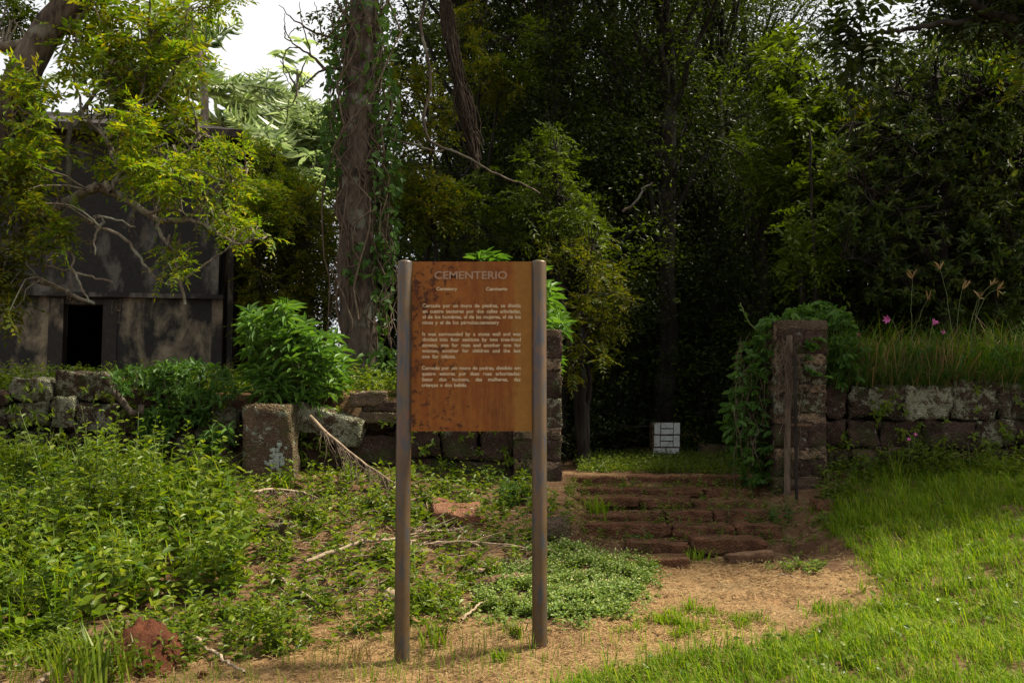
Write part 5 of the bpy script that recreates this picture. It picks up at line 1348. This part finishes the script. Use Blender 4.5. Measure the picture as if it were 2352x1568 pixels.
tag(link('grave_weeds', mesh_from('grave_weeds', bp, [M['leaf_weed'], M['stem']], False)), 'low green weeds around the tiled grave beyond the steps', 'weeds', kind='stuff')
P = scatter(3500, [(1540, 1000), (1760, 980), (1780, 1060), (1560, 1060)], (1.5, 5), (14, 20), None, r)
TW = scatter(4000, [(540, 1150), (900, 1110), (1280, 1180), (1250, 1330), (1050, 1400), (800, 1420), (600, 1400)], (-3, 1), (6, 9.5), None, r)[:300]
tb = []
for i, p in enumerate(TW):
    a = r.normal(.3, .8); l = r.uniform(.12, .5); d = np.array([math.cos(a), math.sin(a) * .7, r.normal() * .12]); q = p + d * l; q[2] = gz(q[0], q[1]) + r.uniform(.01, .09)
    tb.append(tube(smooth_path([p + [0, 0, .015], (p + q) / 2 + r.normal(size=3) * .03 + [0, 0, .03], q], 6, .006, r), np.linspace(r.uniform(.003, .007), .002, 6), 4, i % 2))
tag(link('dry_twigs', mesh_from('dry_twigs', tb, [M['dead_wood'], M['twig']])), 'tangle of dry twigs strewn over the bank behind the sign', 'twigs', kind='stuff')
# straw and litter
P = scatter(120000, PATH_POLY, (-4, 4), (3.5, 9), None, r)[:26000]
def litter(P, l0, l1, w, mi, lift=.006):
    n = len(P); a = r.uniform(0, 6.28, n); D = np.stack([np.cos(a), np.sin(a), r.normal(size=n) * .12], 1)
    Q = P.copy(); Q[:, 2] += lift + r.random(n) * .008
    return leaves(Q, D, np.tile([0, 0, 1.0], (n, 1)) + r.normal(size=(n, 3)) * .3, r.uniform(l0, l1, n), w, 'rhomb', mi)
PS = scatter(60000, [(1290, 1090), (1760, 1090), (1860, 1200), (1840, 1290), (1480, 1300), (1320, 1230)], (.2, 3.2), (7.6, 11), None, r)[:6500]
P5 = scatter(60000, [(540, 1100), (900, 1090), (1330, 1160), (1760, 1100), (1880, 1200), (1990, 1310), (1500, 1300), (1100, 1420), (780, 1420), (380, 1490), (540, 1400)], (-4, 3.5), (5.6, 10.8), lambda P, v: np.clip(.4 + .3 * edge(P[:, :2] * 1.4), .05, .9), r)[:17000]
bp = [litter(P, .03, .10, .004, 0, .008), litter(P[::5], .05, .14, .005, 0, .02), litter(P5, .04, .16, .005, 0, .015), litter(PS, .03, .12, .005, 0, .012), litter(P5[::28], .04, .08, .025, 1, .02), litter(P[::90], .03, .06, .02, 1, .012)]
tag(link('dry_straw', mesh_from('dry_straw', bp, [M['straw'], M['dry_leaf']], False)), 'dry straw and fallen leaves littering the path and bank', 'litter', kind='stuff')

# ------------------------------------------------------------------ single plants, branches and logs
def tuft(label, vx, vy, n, H, W, mat='leaf_lawn', spread=.05, lean=(.2, .9), group='grass tufts', name='grass_tuft'):
    p = hit(vx, vy)
    o = thing(name, label, 'grass', tuple(p), group)
    Q = p + np.stack([r.normal(size=n) * spread, r.normal(size=n) * spread, np.full(n, -.01)], 1)
    part('blades', blade_parts(Q, r.uniform(H * .5, H, n), r.uniform(W * .7, W * 1.2, n), r.uniform(*lean, n), 0, r), [M[mat]], o, False)['kind'] = 'stuff'
for a in [('tall arching grass tuft against the left wall', 85, 1120, 150, .62, .014, 'leaf_weed', .16), ('long-bladed grass tuft on the upper steps beside the left pillar', 1375, 1195, 60, .36, .012, 'leaf_lawn', .05),
          ('bright grass tuft on the lowest step', 1598, 1290, 60, .18, .010, 'leaf_lawn', .06), ('yellow-green grass tuft in the middle of the dirt path', 1900, 1412, 90, .15, .008, 'leaf_lawn', .07),
          ('spiky grass tuft with long leaves right of the left sign post', 1000, 1490, 22, .30, .016, 'leaf_weed', .03), ('short grass tuft midway between the two sign posts', 1150, 1520, 34, .13, .010, 'leaf_lawn', .03),
          ('grass tuft hugging the left side of the right sign post', 1190, 1462, 30, .14, .012, 'leaf_weed', .03), ('tall grass tuft in front of the red soil mound', 200, 1560, 120, .42, .013, 'leaf_weed', .13),
          ('grass tuft left of the split log near the lawn edge', 1960, 1210, 60, .22, .010, 'leaf_lawn', .08), ('low grass tuft on the path nearest the lawn', 1710, 1435, 70, .08, .006, 'leaf_lawn', .07), ('low grass tuft on the path left of the others', 1555, 1420, 90, .07, .006, 'leaf_lawn', .10),
          ('broad upright blade tuft under the sign beside the orange slab', 975, 1195, 10, .22, .03, 'leaf_weed', .03), ('single tall blade at the steps right end', 1790, 1228, 3, .16, .03, 'leaf_weed', .01),
          ('grass tuft in front of the upright slab', 655, 1130, 14, .28, .02, 'leaf_lawn', .03), ('seedy grass tuft at the bottom left of the sign', 830, 1510, 40, .18, .006, 'straw', .06)]:
    tuft(*a)
def herb_plant(label, vx, vy, w, H, n, L, mat='leaf_weed', K=16, kind='oval', name='weed_plant', group=None, cat='plant'):
    p = hit(vx, vy); o = thing(name, label, cat, tuple(p), group)
    Q = p + np.stack([r.normal(size=n) * w, r.normal(size=n) * w * .7, np.full(n, -.02)], 1)
    part('foliage', herbs(Q, r.uniform(H * .55, H, n), K, L, mat, r, kind, .45, .55), [M[mat], M['stem']], o, False)['kind'] = 'stuff'
herb_plant('tall pointed leafy bush rising highest of the weeds at left', 240, 1250, .2, 1.1, 60, .085, 'leaf_weed', 24)
herb_plant('leafy bush rising over the weeds at the left edge of the bank', 100, 1290, .22, .65, 40, .085, 'leaf_weed', 20)
herb_plant('upright leafy weed at the lower left beside the dirt path', 640, 1500, .05, .42, 14, .06, 'leaf_weed', 18)
herb_plant('leafy weed right of the red soil mound', 560, 1480, .09, .3, 18, .06, 'leaf_weed', 14)
herb_plant('dark leafy clump low at the foot of the left gate pillar', 1175, 1165, .12, .35, 26, .05, 'leaf_creeper', 16)
herb_plant('rosette of round leaves on the second step', 1465, 1248, .06, .12, 12, .06, 'leaf_creeper', 7, 'heart')
herb_plant('heart-leaved vine clump left of the sign post', 880, 1300, .12, .2, 18, .075, 'leaf_weed', 9, 'heart')
herb_plant('heart-leaved vine clump between the sign posts', 1010, 1380, .1, .2, 14, .075, 'leaf_weed', 9, 'heart')
herb_plant('leafy clump at the end of the steps by the right pillar', 1760, 1200, .16, .2, 30, .055, 'leaf_creeper', 10)
herb_plant('round-leaved seedlings on the bank right of the steps', 1880, 1200, .14, .14, 20, .06, 'leaf_weed', 6, 'heart')
herb_plant('low leafy tuft in front of the bank right of the steps', 1850, 1305, .12, .1, 30, .05, 'leaf_clover', 8)
herb_plant('leafy weed growing against the foot of the right wall', 2140, 1085, .14, .4, 22, .075, 'leaf_weed', 14)
herb_plant('fern-like weeds beside the tiled grave', 1660, 1048, .5, .6, 60, .09, 'leaf_creeper', 14)
# red soil mound
p = hit(310, 1528)
_m2 = Noise(302, .09, 2); _m3 = Noise(303, .03, 2); _u = np.linspace(-.42, .42, 49)
MX, MY = [a.ravel() for a in np.meshgrid(_u, _u)]
_h = .21 * np.exp(-((MX / .21) ** 2 + (MY / .22) ** 2) ** 1.3) + (_m2(np.stack([MX, MY], 1)) * .024 + _m3(np.stack([MX, MY], 1)) * .010) * np.exp(-(MX ** 2 + MY ** 2) / .06) - .03 * ((MX ** 2 + MY ** 2) > .12)
V = np.stack([MX, MY, _h - .02 + g(MX + p[0], MY + p[1] + .12) - gz(p[0], p[1] + .12)], 1)
_i = (np.arange(48)[:, None] * 49 + np.arange(48)[None]).ravel(); F = np.stack([_i, _i + 1, _i + 50, _i + 49], 1)
soil, nt, out = nmat('red_soil'); _v = coords(nt, 'World', rnd=False); _n = noise(nt, 60, 6, .7, _v)
pbr(nt, out, mixc(nt, .7, ramp(nt, noise(nt, 9, 5, .6, _v), [(.3, (.045, .016, .009)), (.7, (.10, .034, .017))]), ramp(nt, _n, [(.3, (.5, .5, .5)), (.7, (1.4, 1.4, 1.4))]), 'MULTIPLY'), .95, .1, _n, .9, .02)
o = link('soil_mound', mesh_from('soil_mound', [(V, F, 0)], [soil])); o.location = (p[0], p[1] + .12, gz(p[0], p[1] + .12))
tag(o, 'small mound of bare red soil among the weeds at lower left', 'soil mound')
herb_plant('weed sprig growing in front of the red soil mound', 275, 1545, .10, .2, 14, .06, 'leaf_weed', 9)
herb_plant('weed sprig at the right foot of the red soil mound', 385, 1530, .08, .22, 12, .06, 'leaf_weed', 9)
for i in range(16):
    q = p + np.array([r.normal() * .2, -.05 + r.normal() * .12, 0]); q[2] = gz(q[0], q[1]) + .01
    V, F = rock(.035, .03, .025, 800 + i, .12, 2.4, 3)
    c_ = link('soil_clod', mesh_from('soil_clod', [(V * r.uniform(.6, 1.6), F, 0)], [soil])); c_.location = q
    tag(c_, 'small crumb of red soil around the mound at lower left', 'clod', 'red soil crumbs')
# dead wood
def dead(label, pts, r0, r1, name='dead_branch', mat='dead_wood', lift=.03, n=6, twigs=0):
    P = [hit(x, y) + [0, 0, lift + dz] for x, y, dz in pts]
    sp = smooth_path(P, 16, .006, r); o = thing(name, label, 'branch', tuple(P[0]), 'dead branches')
    tb = [tube(sp, np.linspace(r0, r1, 16), n)]
    for i in range(twigs):
        s = sp[r.integers(3, 15)]; tb.append(tube(smooth_path([s, s + r.normal(size=3) * [.12, .08, .05], s + r.normal(size=3) * [.22, .12, .07]], 6, .006, r), [.005, .005, .004, .004, .003, .002], 4))
    part('wood', tb, [M[mat]], o)
    del o['group']
dead('long pale dead branch lying left of the sign, nearest the left post', [(700, 1330, .1), (790, 1305, .12), (860, 1285, .12), (960, 1275, .08)], .018, .010, twigs=4)
dead('thin pale dead stick running behind the sign posts', [(880, 1290, .05), (1000, 1272, .06), (1120, 1270, .05), (1210, 1280, .04)], .010, .006, twigs=4)
dead('grey stick poking from the red soil mound to the bottom edge', [(450, 1495, .05), (500, 1530, .03), (560, 1565, .02)], .013, .009)
dead('thin brown stick lying under the weeds left of the sign', [(620, 1345, .06), (680, 1380, .06), (740, 1420, .04)], .010, .006, twigs=3)
dead('pale stick at the bottom left corner', [(80, 1600, .03), (130, 1560, .04), (170, 1545, .05)], .014, .008)
dead('dark dead stick lying on the path before the lowest step', [(1785, 1322, 0), (1830, 1332, .005), (1880, 1338, .0)], .008, .004, lift=.012)
dead('brown stick lying across the straw between the sign posts', [(1060, 1440, .02), (1110, 1400, .03), (1130, 1370, .02)], .009, .005)
dead('bundle of grey twigs under the orange slab', [(930, 1255, .06), (990, 1245, .06), (1060, 1235, .04)], .008, .004, twigs=12)
for lab, a, b, rad in [('brown rotten log left of the sign below the palm frond', (838, 1132, 0), (930, 1105, .0), .055), ('dark rotting log lying behind the clover patch', (1090, 1350, .0), (1220, 1335, .0), .045), ('broken pale log stub between the posts', (1075, 1332, .03), (1120, 1322, .03), .022), ('pale broken log end beside the left post', (880, 1395, .0), (900, 1380, .05), .04)]:
    p0, p1 = hit(*a[:2]) + [0, 0, rad * .7 + a[2]], hit(*b[:2]) + [0, 0, rad * .8 + b[2]]
    sp = smooth_path([p0, (p0 + p1) / 2 + r.normal(size=3) * .01, p1], 12, .006, r)
    o = thing('log', lab, 'log', tuple(p0))
    pr_ = rad * np.r_[.15, .7, .9, 1 + r.normal(size=6) * .07, .9, .7, .15]
    part('wood', [tube(sp, pr_, 9)], [M['dead_wood'] if 'pale' in lab else M['brown_wood']], o)
def dead_frond(label, pts, seed, nl=60, ll=.34, mat='dead_wood'):
    r = np.random.default_rng(seed); sp = smooth_path(pts, 40, .004, r)
    o = thing('dead_palm_frond', label, 'palm frond', tuple(pts[0]))
    part('rachis', [tube(sp[::3], np.linspace(.02, .005, len(sp[::3])), 5)], [M[mat]], o)
    tb = []
    for i in range(nl):
        s = sp[int(6 + 33 * i / nl)]; d = unit(sp[-1] - sp[0]); q = np.array([r.normal() * .4 - .1, -.2 + r.normal() * .2, -.55]) + d * .75
        q = unit(q) * ll * r.uniform(.6, 1.1); e = s + q; e[2] = max(e[2], gz(e[0], e[1]) + .01)
        m = s + q * .5 + [0, -.03, .0]; m[2] = max(m[2], gz(m[0], m[1]) + .015)
        tb.append(tube(smooth_path([s, m, e], 6, .004, r), [.004, .004, .004, .003, .003, .002], 3))
    part('leaflets', tb, [M['vine']], o)['kind'] = 'stuff'
dead_frond('dead grey palm frond slanting down from the shrub left of the sign', [at(712, 955, 9.5), at(770, 1010, 9.4), at(840, 1065, 9.25), at(910, 1110, 9.1)], 141)
_p = [hit(x, y) + [0, 0, .12] for x, y in ((560, 1165), (620, 1155), (690, 1160), (730, 1175))]
dead_frond('dead palm frond half buried in weeds left of the sign', _p, 142, 50, .2)
print('tris', sum(sum(len(p.vertices) - 2 for p in me.polygons) for me in bpy.data.meshes) if False else sum(len(me.loops) - 2 * len(me.polygons) for me in bpy.data.meshes))
